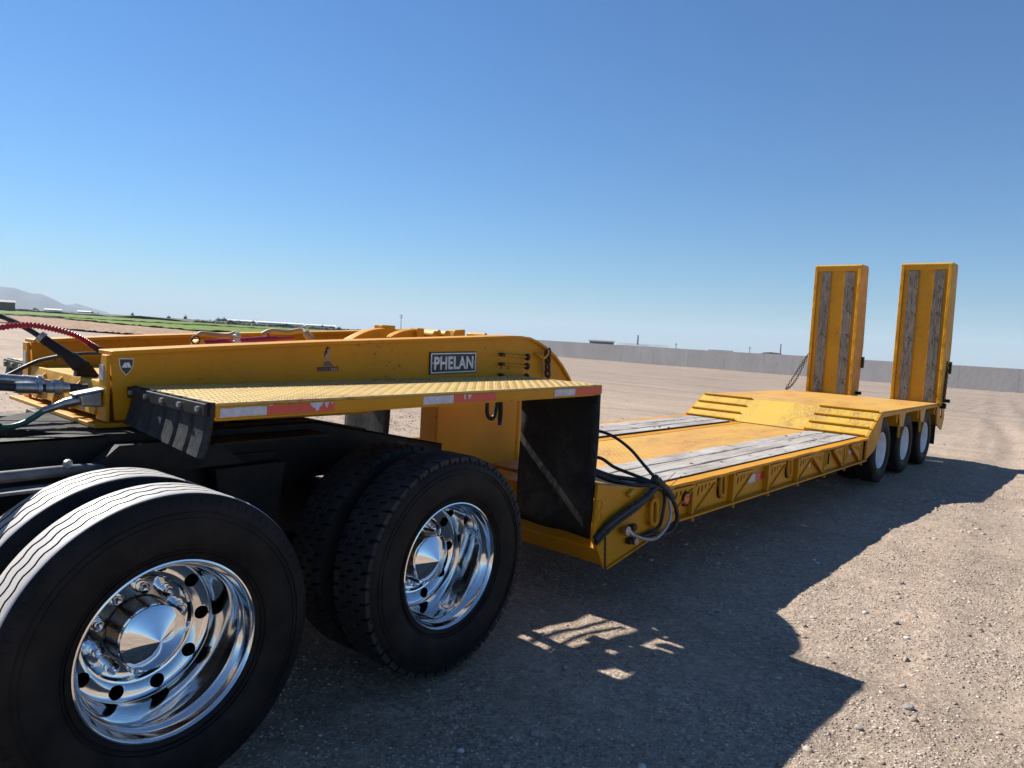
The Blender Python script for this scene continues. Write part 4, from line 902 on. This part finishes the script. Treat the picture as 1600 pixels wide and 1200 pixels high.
# fifth wheel
fw = kp('fifth_wheel', MB().prism([(.30 + .48 * math.cos(t), 1.2 + .46 * math.sin(t)) for t in [2 * math.pi * k / 32 for k in range(32)]], 1.118, 1.156, 'z'), 'grease_and_recess_shade', bevel=.004)
kp('guide_ramp', MB().hexa([(.60, .86, 1.04), (1.28, .86, .99), (1.28, 1.06, .99), (.60, 1.06, 1.04), (.60, .86, 1.156), (1.28, .86, 1.035), (1.28, 1.06, 1.035), (.60, 1.06, 1.156)]), 'grease_and_recess_shade', fw)
kp('guide_ramp', MB().hexa([(.60, 1.34, 1.04), (1.28, 1.34, .99), (1.28, 1.54, .99), (.60, 1.54, 1.04), (.60, 1.34, 1.156), (1.28, 1.34, 1.035), (1.28, 1.54, 1.035), (.60, 1.54, 1.156)]), 'grease_and_recess_shade', fw)
for y in (.70, 1.62): kp('mount_bracket', MB().prism([(-.05, .99), (.65, .99), (.5, 1.117), (.1, 1.117)], y, y + .07), 'black_steel', fw)
kp('deck_plate', MB().hexa([(.45, .60, 1.10), (1.05, .60, 1.10), (1.05, .788, 1.10), (.45, .788, 1.10), (.45, .60, 1.112), (1.05, .60, 1.112), (1.05, .788, 1.112), (.45, .788, 1.112)]), 'black_steel')
for y in (.66, 1.66):
    for x in (0., 1.3415):
        kp('air_spring', MB().lathe([(0, .06), (0, .11), (.05, .13), (.10, .12), (.15, .13), (.2, .11), (.2, .06)], 20).mesh('air_spring', 50), 'rubber').matrix_basis = Matrix.Translation(Vector((x + .32, y + .03, .72)) - KO) @ Matrix.Rotation(R(90), 4, 'X')
    kp('spring_hanger', MB().prism([(.55, .62), (.80, .62), (.86, .98), (.50, .98)], y + .02, y + .10), 'black_steel', bevel=.006)
    kp('torque_beam', MB().box((-.42, y, .54), (1.8, y + .07, .62)), 'black_steel', bevel=.008)
for x in (0., 1.3415):
    ax = kp('axle', MB().cyl((x, .35, .5345), (x, 2.06, .5345), .075, 18), 'black_steel', smooth=40)
    kp('axle_housing', MB().lathe([(-.24, .08), (-.18, .13), (-.08, .21), (0, .225), (.08, .21), (.18, .13), (.24, .08)], 24, (x, 1.2, .5345)), 'black_steel', ax, smooth=50)
    for y in (.62, 1.62): kp('brake_chamber', MB().cyl((x - .30, y, .72), (x - .12, y, .70), .075, 16), 'black_steel', ax, smooth=40)
for (px_, pz_) in ((.60, .93), (.66, .95), (.66, .90)): kp('rail_bolt', MB().cyl((px_, .79, pz_), (px_, .765, pz_), .018, 8), 'black_steel')
kp('rail_gusset', MB().prism([(.56, .84), (.56, 1.02), (.86, 1.02), (.80, .84)], .77, .789), 'black_steel', bevel=.003)
kp('air_line', MB().tube(spline([(-1.6, .60, 1.06), (-.6, .60, 1.055), (-.33, .615, 1.052), (-.12, .64, 1.048), (.02, .70, 1.03), (.08, .76, 1.0)], 6), .022, 12), 'tube_grey', smooth=60)
kp('bracket_strip', MB().box((-1.6, .52, 1.005), (-.05, .60, 1.015)), 'tube_grey')
kp('strip_bolt', MB().lathe([(0, .001), (-.012, .014), (.0, .018)], 10, (-.12, .60, 1.082)), 'galvanised')
# far wheel guard
# drive wheels
Rt, Rr = .5345, .303
T1 = rib_tyre('tyre', Rt, Rr, .207, (.22, .49, .76), 168, .0055, .012, .014, ('rubber', 'rubber_tread'))
def lug_tyre():
    a, b = tyre_profile(Rt - .004, Rr, .207); m = MB(); Rb = Rt - .017
    pr = list(a[:-1]) + [(a[-1][0] - .004, Rb - .012), (a[-1][0] + .006, Rb), (b[0][0] - .006, Rb), (b[0][0] + .004, Rb - .012)] + list(b[1:])
    m.lathe(pr, 96); nb_ = len(m.f); nblk = 48
    y0, y1 = a[-1][0] - .004, b[0][0] + .004; W_ = y1 - y0
    rows = ((0, .20, .0), (.215, .395, .5), (.405, .595, .12), (.605, .785, .62), (.80, 1., .3))
    for (u0, u1, ph) in rows:
        edge = u0 == 0 or u1 == 1.
        for k in range(nblk):
            sk = .10; t0 = 2 * math.pi * (k + ph) / nblk; t1 = t0 + 2 * math.pi / nblk * (.80 if edge else .86)
            V = []
            for (r_, ins) in ((Rb - (.02 if edge else .004), 0), (Rt - .002, 0), (Rt, .0015)):
                for (t, u, si, su) in ((t0, u0, 1, 1), (t1, u0, -1, 1), (t1, u1, -1, -1), (t0, u1, 1, -1)):
                    skew = (u - (u0 + u1) / 2) * sk; tt = t + skew + si * ins / r_; yy = y0 + W_ * u + su * ins
                    if edge and ((u0 == 0 and u == u0) or (u1 == 1. and u == u1)): r2 = r_ - .006
                    else: r2 = r_
                    V.append((r2 * math.cos(tt), yy, r2 * math.sin(tt)))
            m.add(V, [(8, 9, 10, 11), (0, 1, 5, 4), (1, 2, 6, 5), (2, 3, 7, 6), (3, 0, 4, 7), (4, 5, 9, 8), (5, 6, 10, 9), (6, 7, 11, 10), (7, 4, 8, 11)])
    me = bpy.data.meshes.new('tyre'); me.from_pydata(m.v, [], m.f); me.materials.append(MATS['rubber']); me.materials.append(MATS['rubber_lug'])
    me.polygons.foreach_set('material_index', [0] * nb_ + [1] * (len(m.f) - nb_)); bm = bmesh.new(); bm.from_mesh(me); bmesh.ops.recalc_face_normals(bm, faces=bm.faces); bm.to_mesh(me); bm.free()
    me.polygons.foreach_set('use_smooth', [True] * len(me.polygons)); me.set_sharp_from_angle(angle=R(35)); return me
T2 = lug_tyre()
# sidewall ridges
RIDGE = MB()
for r_, y_ in ((.470, -.0225), (.452, -.0255), (.340, -.0160), (.327, -.0105)): RIDGE.lathe([(y_ + .006, r_ - .003), (y_ - .003, r_ - .0012), (y_ - .003, r_ + .0012), (y_ + .006, r_ + .003)], 96)
for k in range(90):
    a_ = 2 * math.pi * k / 90; c2, s2 = math.cos(a_), math.sin(a_); t_ = Vector((-s2, 0, c2)) * .0025; p0 = Vector((c2 * .494, -.0125, s2 * .494)); p1 = Vector((c2 * .514, -.0055, s2 * .514)); o_ = Vector((0, -.004, 0))
    RIDGE.hexa([tuple(q) for q in (p0 - t_, p0 + t_, p1 + t_, p1 - t_, p0 - t_ + o_, p0 + t_ + o_, p1 + t_ + o_, p1 - t_ + o_)])
rim_prof = [(.21, .302), (.014, .3025), (.004, .307), (-.003, .306), (-.0045, .301), (.0, .296), (.010, .2915), (.030, .286), (.040, .280), (.046, .272), (.058, .2685), (.10, .2668), (.175, .2655), (.208, .2645), (.226, .2625), (.237, .2585), (.2430, .2525), (.2465, .244), (.2490, .225), (.2510, .206), (.2495, .199), (.2460, .1945), (.2475, .1895), (.2575, .1865), (.266, .183), (.2695, .176), (.2705, .16), (.2705, .112), (.30, .112), (.30, .20), (.285, .255), (.262, .275), (.22, .29)]
def drilled_rim():
    a = obj('tmp_rim', MB().lathe(rim_prof, 96), None); m = MB()
    for k in range(10):
        t = R(-1 + 36 * k); c_ = (.2275 * math.cos(t), .2275 * math.sin(t)); m.cyl((c_[0], .225, c_[1]), (c_[0], .34, c_[1]), .0255, 24)
    b = obj('tmp_cut', m, None); md = a.modifiers.new('b', 'BOOLEAN'); md.object = b; md.operation = 'DIFFERENCE'; md.solver = 'EXACT'; md.use_self = True
    dg = bpy.context.evaluated_depsgraph_get(); me = bpy.data.meshes.new_from_object(a.evaluated_get(dg)); me.name = 'rim'
    bpy.data.objects.remove(a); bpy.data.objects.remove(b)
    me.polygons.foreach_set('use_smooth', [True] * len(me.polygons)); me.set_sharp_from_angle(angle=R(38)); me.materials.clear(); me.materials.append(MATS['polished_alloy']); return me
RIM = drilled_rim()
RIM_IN = MB().lathe([(.21, .300), (.014, .3025), (.004, .307), (-.003, .306), (-.0045, .301), (.0, .296), (.03, .28), (.06, .262), (.2, .255), (.2, .1)], 64).mesh('rim', 40); RIM_IN.materials.append(MATS['grease_and_recess_shade'])
HUBSIDE = MB().lathe([(.2705, .1165), (.262, .1165), (.258, .112), (.150, .1100)], 64).mesh('hub', 30); HUBSIDE.materials.append(MATS['bronze_hub'])
HUB = MB().lathe([(.152, .1135), (.138, .1145), (.134, .112), (.132, .108), (.130, .104), (.127, .098), (.110, .0555), (.094, .0185), (.0885, .006), (.0865, .0015), (.0862, .0)], 64).mesh('hub_cap', 30); HUB.materials.append(MATS['chrome'])
NUT = MB().lathe([(.2705, .0235), (.262, .0235), (.260, .0205), (.230, .0200), (.225, .0195), (.2145, .010), (.2095, .002), (.2094, .0)], 20).mesh('lug_nut', 40); NUT.materials.append(MATS['chrome'])
DRUM = MB().lathe([(.305, .001), (.305, .21), (.50, .215), (.50, .001)], 32).mesh('brake_drum', 40); DRUM.materials.append(MATS['grease_and_recess_shade'])
RDG = RIDGE.mesh('sidewall_rib', 60); RDG.materials.append(MATS['rubber'])
def drive_wheel(x, y, out, tyre, outer, spin=0.):
    wh = empty('wheel', Vector((x, y, Rt - .004)) - KO, 0, TK)
    if out > 0: wh.rotation_euler = (0, 0, math.pi)
    t_ = obj('tyre', tyre, None, wh)
    if outer:
        obj('sidewall_rib', RDG, None, wh); obj('rim', RIM, None, wh); obj('hub', HUBSIDE, None, wh); obj('hub_cap', HUB, None, wh); obj('brake_drum', DRUM, None, wh)
        for k in range(10):
            a_ = R(15.6 + 36 * k); obj('lug_nut', NUT, None, wh, (.148 * math.cos(a_), 0, .148 * math.sin(a_)))
    else: obj('rim', RIM_IN, None, wh)
    return wh
for x, ty in ((0., T1), (1.3415, T2)):
    drive_wheel(x, 0, -1, ty, True); drive_wheel(x, .335, -1, ty, False); drive_wheel(x, 2.4, 1, ty, True); drive_wheel(x, 2.065, 1, ty, False)

# ================================================================== AIR AND ELECTRIC LINES (plugged between truck and trailer)
def line(name, pts, r, mat, label, cat, k=10, n=10, ripple=None, parts=()):
    W = [Vector(Tw(*p)) for p in pts]; base = W[0]
    rt = empty(name, base); tag(rt, label, cat, 'lines between truck and trailer')
    obj('hose', MB().tube([p - base for p in spline(W, k)], r, n, ripple=ripple), mat, rt, smooth=50)
    for nm, a, b, ra, rb, mt in parts:
        a = Vector(Tw(*a)) - base; b = Vector(Tw(*b)) - base; obj(nm, MB().cyl(a, b, ra, 12, rb), mt, rt, smooth=40)
    return rt
line('air_hose', [(.135, 1.13, 1.487), (.105, 1.14, 1.508), (.055, 1.16, 1.542), (-.016, 1.2, 1.566), (-.098, 1.25, 1.577), (-.19, 1.3, 1.56), (-.35, 1.3, 1.50), (-.8, 1.3, 1.38), (-1.6, 1.3, 1.45)], .0098, 'hose_red', 'red coiled air hose arching over the gooseneck nose', 'hose', 14, 8, (1.0, 1.5),
     [('hose_grip', (.20, 1.11, 1.44), (.10, 1.142, 1.511), .017, .012, 'black_steel'), ('glad_hand', (.215, 1.115, 1.42), (.17, 1.118, 1.462), .03, .022, 'galvanised')])
line('air_hose', [(.09, 1.32, 1.431), (.041, 1.33, 1.474), (-.01, 1.35, 1.512), (-.059, 1.4, 1.554), (-.108, 1.45, 1.587), (-.169, 1.5, 1.611), (-.4, 1.5, 1.62), (-1.6, 1.45, 1.5)], .0125, 'hose_black', 'black air hose with grey grip rising from the gooseneck nose', 'hose', 8, 10, None,
     [('hose_grip', (.085, 1.32, 1.435), (-.02, 1.355, 1.52), .026, .020, 'black_steel'), ('coupling', (-.015, 1.353, 1.517), (-.03, 1.36, 1.53), .027, .025, 'galvanised'), ('glad_hand', (.12, 1.31, 1.40), (.08, 1.322, 1.44), .036, .03, 'black_steel')])
line('electric_cable', [(.278, 1.45, 1.448), (.163, 1.40, 1.449), (.076, 1.38, 1.439), (.049, 1.42, 1.43), (.007, 1.5, 1.407), (-.057, 1.5, 1.374), (-.114, 1.5, 1.341), (-.237, 1.5, 1.288), (-.8, 1.5, 1.2)], .009, 'hose_black', 'thin black cable crossing the gooseneck floor and drooping forward', 'cable', 8, 8)
line('hydraulic_line', [(.10, 1.30, 1.300), (.034, 1.32, 1.311), (-.036, 1.34, 1.322), (-.133, 1.34, 1.334), (-.18, 1.34, 1.34), (-.314, 1.34, 1.349), (-1.5, 1.3, 1.36)], .017, 'hose_black', 'black hydraulic line with silver quick coupler, upper of the pair at the nose', 'hydraulic hose', 8, 12, None,
     [('coupler', (-.02, 1.337, 1.320), (-.10, 1.34, 1.330), .026, .026, 'galvanised'), ('coupler_collar', (-.03, 1.338, 1.321), (-.045, 1.339, 1.323), .033, .033, 'galvanised'), ('coupler_sleeve', (-.10, 1.34, 1.330), (-.22, 1.34, 1.343), .023, .022, 'steel'), ('nipple', (.06, 1.31, 1.306), (-.02, 1.337, 1.320), .014, .018, 'hose_tan')])
line('hydraulic_line', [(.10, 1.14, 1.312), (.0, 1.16, 1.312), (-.084, 1.16, 1.313), (-.176, 1.16, 1.317), (-.221, 1.16, 1.321), (-.349, 1.16, 1.323), (-1.5, 1.15, 1.33)], .018, 'hose_black', 'black hydraulic line with silver quick coupler, lower of the pair at the nose', 'hydraulic hose', 8, 12, None,
     [('nipple', (.10, 1.14, 1.312), (.0, 1.16, 1.312), .012, .013, 'steel'), ('coupler', (.03, 1.155, 1.312), (-.06, 1.16, 1.313), .023, .023, 'galvanised'), ('coupler_collar', (.0, 1.16, 1.312), (-.03, 1.16, 1.3125), .034, .034, 'galvanised'), ('coupler_collar', (-.075, 1.16, 1.313), (-.09, 1.16, 1.3135), .031, .031, 'galvanised'), ('coupler_sleeve', (-.09, 1.16, 1.3135), (-.17, 1.16, 1.317), .026, .024, 'steel')])
line('electric_cable', [(.03, 1.02, 1.272), (.0, 1.04, 1.262), (-.043, 1.05, 1.249), (-.09, 1.05, 1.229), (-.135, 1.05, 1.197), (-.18, 1.05, 1.173), (-.245, 1.05, 1.166), (-.37, 1.05, 1.188), (-1.4, 1.1, 1.25)], .0125, 'hose_green', 'dark green light cable plugged into the socket at the nose', 'cable', 8, 10, None,
     [('plug', (.04, 1.02, 1.273), (-.02, 1.045, 1.256), .024, .021, 'steel'), ('strain_relief', (-.02, 1.045, 1.256), (-.10, 1.05, 1.226), .018, .015, 'steel')])

# ================================================================== BACKGROUND
def far(px, d, z=0.):
    a = R(az(px)); x, y = -1.11 + d * math.sin(a), -2.33 + d * math.cos(a); return Vector((x, y, z + float(slope_z(x))))
# concrete wall across the yard
wl = tag(empty('concrete_wall', Tw(49, 18, 0), TH), 'long low grey concrete wall across the far side of the yard', 'wall')
A, B = Vector((49.4, 51.0, 0)), Vector((49.2, -27.0, 0)); dv = (B - A); L_ = dv.length; dv.normalize(); npn = 26
for i in range(npn):
    p = A + dv * (L_ * i / npn); q = A + dv * (L_ * (i + 1) / npn - .012); n_ = Vector((dv.y, -dv.x, 0)) * .09; h_ = 1.36 + random.uniform(-.012, .012)
    pts = [p - n_, q - n_, q + n_, p + n_]; pts = [(v_.x - 49, v_.y - 18, -.15) for v_ in pts] + [(v_.x - 49, v_.y - 18, h_) for v_ in pts]
    obj('wall_panel', MB().hexa(pts), 'concrete_wall', wl)
for i in range(npn + 1):
    p = A + dv * (L_ * i / npn - .012); obj('wall_joint', MB().box((p.x - 49 - .075, p.y - 18 - .03, -.15), (p.x - 49 + .075, p.y - 18 + .03, 1.34)), 'concrete_wall', wl)
def shed(px0, px1, d, h, ridge_h, depth, mats, label, name='warehouse', roof=True):
    a, b = far(px0, d), far(px1, d * 1.0); u = (b - a); wd = u.length; u.normalize(); n_ = Vector((-u.y, u.x, 0))
    if n_.dot(a) < 0: n_ = -n_
    rt = empty(name, a); tag(rt, label, 'building')
    P0 = [Vector((0, 0, -3)), u * wd + Vector((0, 0, -3)), u * wd + n_ * depth + Vector((0, 0, -3)), n_ * depth + Vector((0, 0, -3))]
    obj('wall', MB().hexa([tuple(p) for p in P0] + [(p.x, p.y, h) for p in P0]), mats[0], rt)
    o_ = .4; e = [u * -o_ - n_ * o_, u * (wd + o_) - n_ * o_, u * (wd + o_) + n_ * (depth + o_), u * -o_ + n_ * (depth + o_)]
    r0, r1 = u * -o_ + n_ * depth / 2, u * (wd + o_) + n_ * depth / 2
    V = [(p.x, p.y, h + .02) for p in e] + [(r0.x, r0.y, h + ridge_h), (r1.x, r1.y, h + ridge_h)]
    obj('roof', MB().add(V, [(0, 1, 5, 4), (3, 4, 5, 2), (0, 4, 3), (1, 2, 5), (3, 2, 1, 0)]), mats[1], rt)
    nd = max(1, int(wd / 9))
    for k in range(nd):
        c_ = u * (wd * (k + .5) / nd) - n_ * .06; w2 = u * min(1.6, wd / nd * .3)
        obj('door', MB().hexa([(c_.x - w2.x, c_.y - w2.y, -2), (c_.x + w2.x, c_.y + w2.y, -2), (c_.x + w2.x + n_.x * .05, c_.y + w2.y + n_.y * .05, -2), (c_.x - w2.x + n_.x * .05, c_.y - w2.y + n_.y * .05, -2), (c_.x - w2.x, c_.y - w2.y, h * .6), (c_.x + w2.x, c_.y + w2.y, h * .6), (c_.x + w2.x + n_.x * .05, c_.y + w2.y + n_.y * .05, h * .6), (c_.x - w2.x + n_.x * .05, c_.y - w2.y + n_.y * .05, h * .6)]), 'roof_dark', rt)
    return rt
shed(-90, 20, 330, 3.4, .9, 18, ('shed_brown', 'roof_dark'), 'brown warehouse at the far left below the mountains')
shed(917, 955, 262, 2.2, .5, 14, ('shed_grey', 'roof_dark'), 'dark grey shed standing just above the wall, nearest the gooseneck curve')
shed(962, 1040, 258, 1.4, .9, 16, ('shed_grey', 'roof_grey'), 'long low grey shed behind the middle of the wall')
shed(1068, 1103, 262, 1.0, .25, 12, ('shed_white', 'shed_white'), 'small white shed behind the wall between two grey ones')
shed(1104, 1140, 250, 1.3, .45, 12, ('shed_grey', 'roof_dark'), 'grey shed behind the wall left of the raised ramps')
for k, (a, b, d, lab) in enumerate(((335, 395, 520, 'white greenhouse row below the clump of trees on the horizon'), (398, 470, 500, 'longest white greenhouse row on the horizon above the gooseneck'), (474, 520, 480, 'rightmost white greenhouse row on the horizon'), (118, 138, 640, 'small white building beyond the green field, below the mountain tail'), (66, 92, 660, 'small white building beyond the green field, beside the brown warehouse'))):
    shed(a, b, d, 2.3, .7, 20, ('shed_white', 'shed_white'), lab, 'greenhouse' if k < 3 else 'white_building')
def pole(px, d, h, r, label, arms=0):
    b = far(px, d, -3); rt = empty('utility_pole', b); tag(rt, label, 'pole', 'poles on the horizon')
    obj('shaft', MB().cyl((0, 0, 0), (0, 0, h + 3), r, 8, r * .7), 'pole_grey', rt)
    for k in range(arms): obj('crossarm', MB().box((-.9, -.06, h + 2.4 - .8 * k), (.9, .06, h + 2.55 - .8 * k)), 'pole_grey', rt)
pole(992, 262, 5.4, .35, 'thick dark pole behind the middle of the wall'); pole(1052, 262, 3.4, .16, 'thin pole behind the wall right of the long grey shed', 1); pole(1215, 200, 4.2, .2, 'pole behind the wall just left of the raised ramps', 0)
pole(1167, 230, 3.4, .12, 'thinnest pole behind the wall between sheds and ramps', 1); pole(622, 300, 8.6, .16, 'tall thin mast on the horizon above the gooseneck', 2)
# dirt mound behind the wall
V = []; F = []; c_ = far(1201, 125)
for i in range(13):
    for j in range(13):
        u, v_ = i / 12 * 2 - 1, j / 12 * 2 - 1; V.append((c_.x + u * 4, c_.y + v_ * 4, c_.z + 1.75 * max(0, 1 - u * u - v_ * v_) ** .7 + .2 * random.random() - .3))
F = [(i * 13 + j, (i + 1) * 13 + j, (i + 1) * 13 + j + 1, i * 13 + j + 1) for i in range(12) for j in range(12)]
tag(obj('dirt_mound', MB().add(V, F), 'dark_soil', smooth=60), 'low brown dirt mound behind the wall', 'mound')
# trees on the horizon
def crown(n, rx, rz, z0, leaf, seed):
    g = np.random.default_rng(seed); p = g.normal(size=(n, 3)); p /= np.linalg.norm(p, axis=1)[:, None]
    lob = 1 + .35 * np.sin(p[:, 0] * 5 + seed) * np.cos(p[:, 2] * 4 + seed * 2); p *= (.35 + .65 * g.random(n) ** .5)[:, None] * lob[:, None]
    p = p * np.array([rx, rx, rz]) + np.array([0, 0, z0 + rz])
    a = g.normal(size=(n, 3)) * leaf; b = g.normal(size=(n, 3)) * leaf
    V = np.stack([p - a, p + b, p + a], 1).reshape(-1, 3); F = np.arange(n * 3).reshape(-1, 3); return np_mesh('crown', V, F)
TREES = [(52, 560, 5.2, 2.4), (140, 520, 4.6, 3.0), (150, 530, 3.8, 3.2), (203, 500, 6.0, 1.2), (260, 490, 5.4, 2.0), (286, 480, 6.6, 1.3), (338, 470, 6.2, 3.0), (346, 465, 7.0, 3.0), (356, 470, 5.0, 3.2), (368, 470, 4.6, 3.0), (380, 470, 4.4, 2.6), (392, 468, 5.6, 1.8), (444, 470, 4.6, 1.6), (500, 450, 5.4, 1.5), (514, 450, 4.6, 2.6), (526, 450, 4.2, 2.2), (858, 240, 2.5, 1.6), (872, 245, 2.1, 1.7), (881, 250, 1.9, 1.6), (896, 255, 2.0, 1.6), (909, 262, 1.9, 1.4)]
DESC = ['round dark tree on the horizon right of the brown warehouse', 'wide dark tree on the horizon below the mountain tail, left of its twin', 'wide dark tree on the horizon below the mountain tail, right of its twin', 'slim upright tree standing alone over the green field', 'round tree on the horizon left of the tall slim one', 'tall slim tree on the horizon left of the tree clump', 'left tree of the clump beside the greenhouses', 'tallest tree of the clump beside the greenhouses', 'third tree of the clump beside the greenhouses', 'fourth tree of the clump beside the greenhouses', 'fifth low tree of the clump beside the greenhouses', 'slim tree ending the clump beside the greenhouses', 'lone bushy tree behind the longest greenhouse', 'slim tree over the rightmost greenhouse', 'wide bush beside the rightmost greenhouse', 'last low bush before the gooseneck hides the horizon', 'nearest bush behind the gooseneck curve', 'second bush right of the gooseneck curve', 'third bush right of the gooseneck curve', 'fourth bush right of the gooseneck curve', 'last bush before the dark grey shed']
for i, ((px, d, h, rx), lab) in enumerate(zip(TREES, DESC)):
    b = far(px, d, -.3); rt = tag(empty('tree', b), lab, 'tree', 'trees on the horizon')
    obj('trunk', MB().tube([(0, 0, 0), (.05, 0, h * .3), (0, .08, h * .7)], [.22, .16, .06], 6), 'bark', rt)
    for q in range(3): a_ = q * 2.1 + i; obj('limb', MB().tube([(.03, 0, h * .35), (rx * .4 * math.cos(a_), rx * .4 * math.sin(a_), h * .6)], [.1, .03], 5), 'bark', rt)
    obj('crown', crown(420, rx * .62, h * .22, h * .05, .26, i), 'leaf', rt)
# low scrub line along the field's far edge
n = 5000; g = np.random.default_rng(5); pxs = -150 + 900 * g.random(n); ds = 300 + 500 * g.random(n) ** 1.3; ds = np.where(pxs > 300, ds * .85, ds + 80)
a_ = .8818 + np.arctan((pxs - 800) / 1119.); X = -1.11 + ds * np.sin(a_); Y = -2.33 + ds * np.cos(a_); S = .5 + .9 * g.random(n)
p = np.stack([X, Y, slope_z(X) + .25 + .3 * g.random(n)], 1)
k = 5; P_ = np.repeat(p, k, 0) + g.normal(size=(n * k, 3)) * np.repeat(S, k)[:, None] * np.array([1.2, 1.2, .22]); LA = g.normal(size=(n * k, 3)) * .34; LB = g.normal(size=(n * k, 3)) * .34
tag(obj('scrub', np_mesh('scrub', np.stack([P_ - LA, P_ + LB, P_ + LA], 1).reshape(-1, 3), np.arange(n * k * 3).reshape(-1, 3)), 'leaf'), 'grey green scrub along the far edge of the field', 'scrub', kind='stuff')

# --- larger stones
for i, (x, y, s, lab) in enumerate(((3.05, -1.28, .020, 'pale stone at the tip of the dark shadow'), (2.72, -1.75, .030, 'pale angular stone in the sunlit gravel near the bottom right'), (2.35, -1.62, .022, 'pale stone just outside the shadow edge at the bottom'), (3.35, -1.62, .026, 'flat pale stone in the sun right of the shadow tip'), (3.9, -1.45, .028, 'pale stone in the sun beside the right edge, midway up'), (3.4, -1.05, .022, 'small round stone lit beside the curved shadow edge'), (1.85, -.35, .026, 'grey stone in the shadow beside the rear drive tyre'), (2.1, -.75, .024, 'grey stone in the middle of the shadow'), (1.25, -.62, .024, 'grey stone in the shadow at the bottom edge'), (4.8, -1.3, .03, 'flat pale stone lying in the open sunlit gravel'))):
    stone(x, y, s, lab, .6, i + 3)

# --- dry dusty air over the plain
hz = MB().box((-9500, -9500, -80), (9500, 9500, 235))
ho = tag(obj('haze', hz, None), 'thin pale haze over the plain', 'haze', kind='stuff')
hm = bpy.data.materials.new('haze_air'); hm.use_nodes = True; ht = hm.node_tree; ht.nodes.clear()
pv = ht.nodes.new('ShaderNodeVolumePrincipled'); pv.inputs['Color'].default_value = (.74, .88, 1.0, 1); pv.inputs['Density'].default_value = .00015; pv.inputs['Anisotropy'].default_value = 0.0
mo = ht.nodes.new('ShaderNodeOutputMaterial'); ht.links.new(pv.outputs[0], mo.inputs['Volume']); ho.data.materials.append(hm)
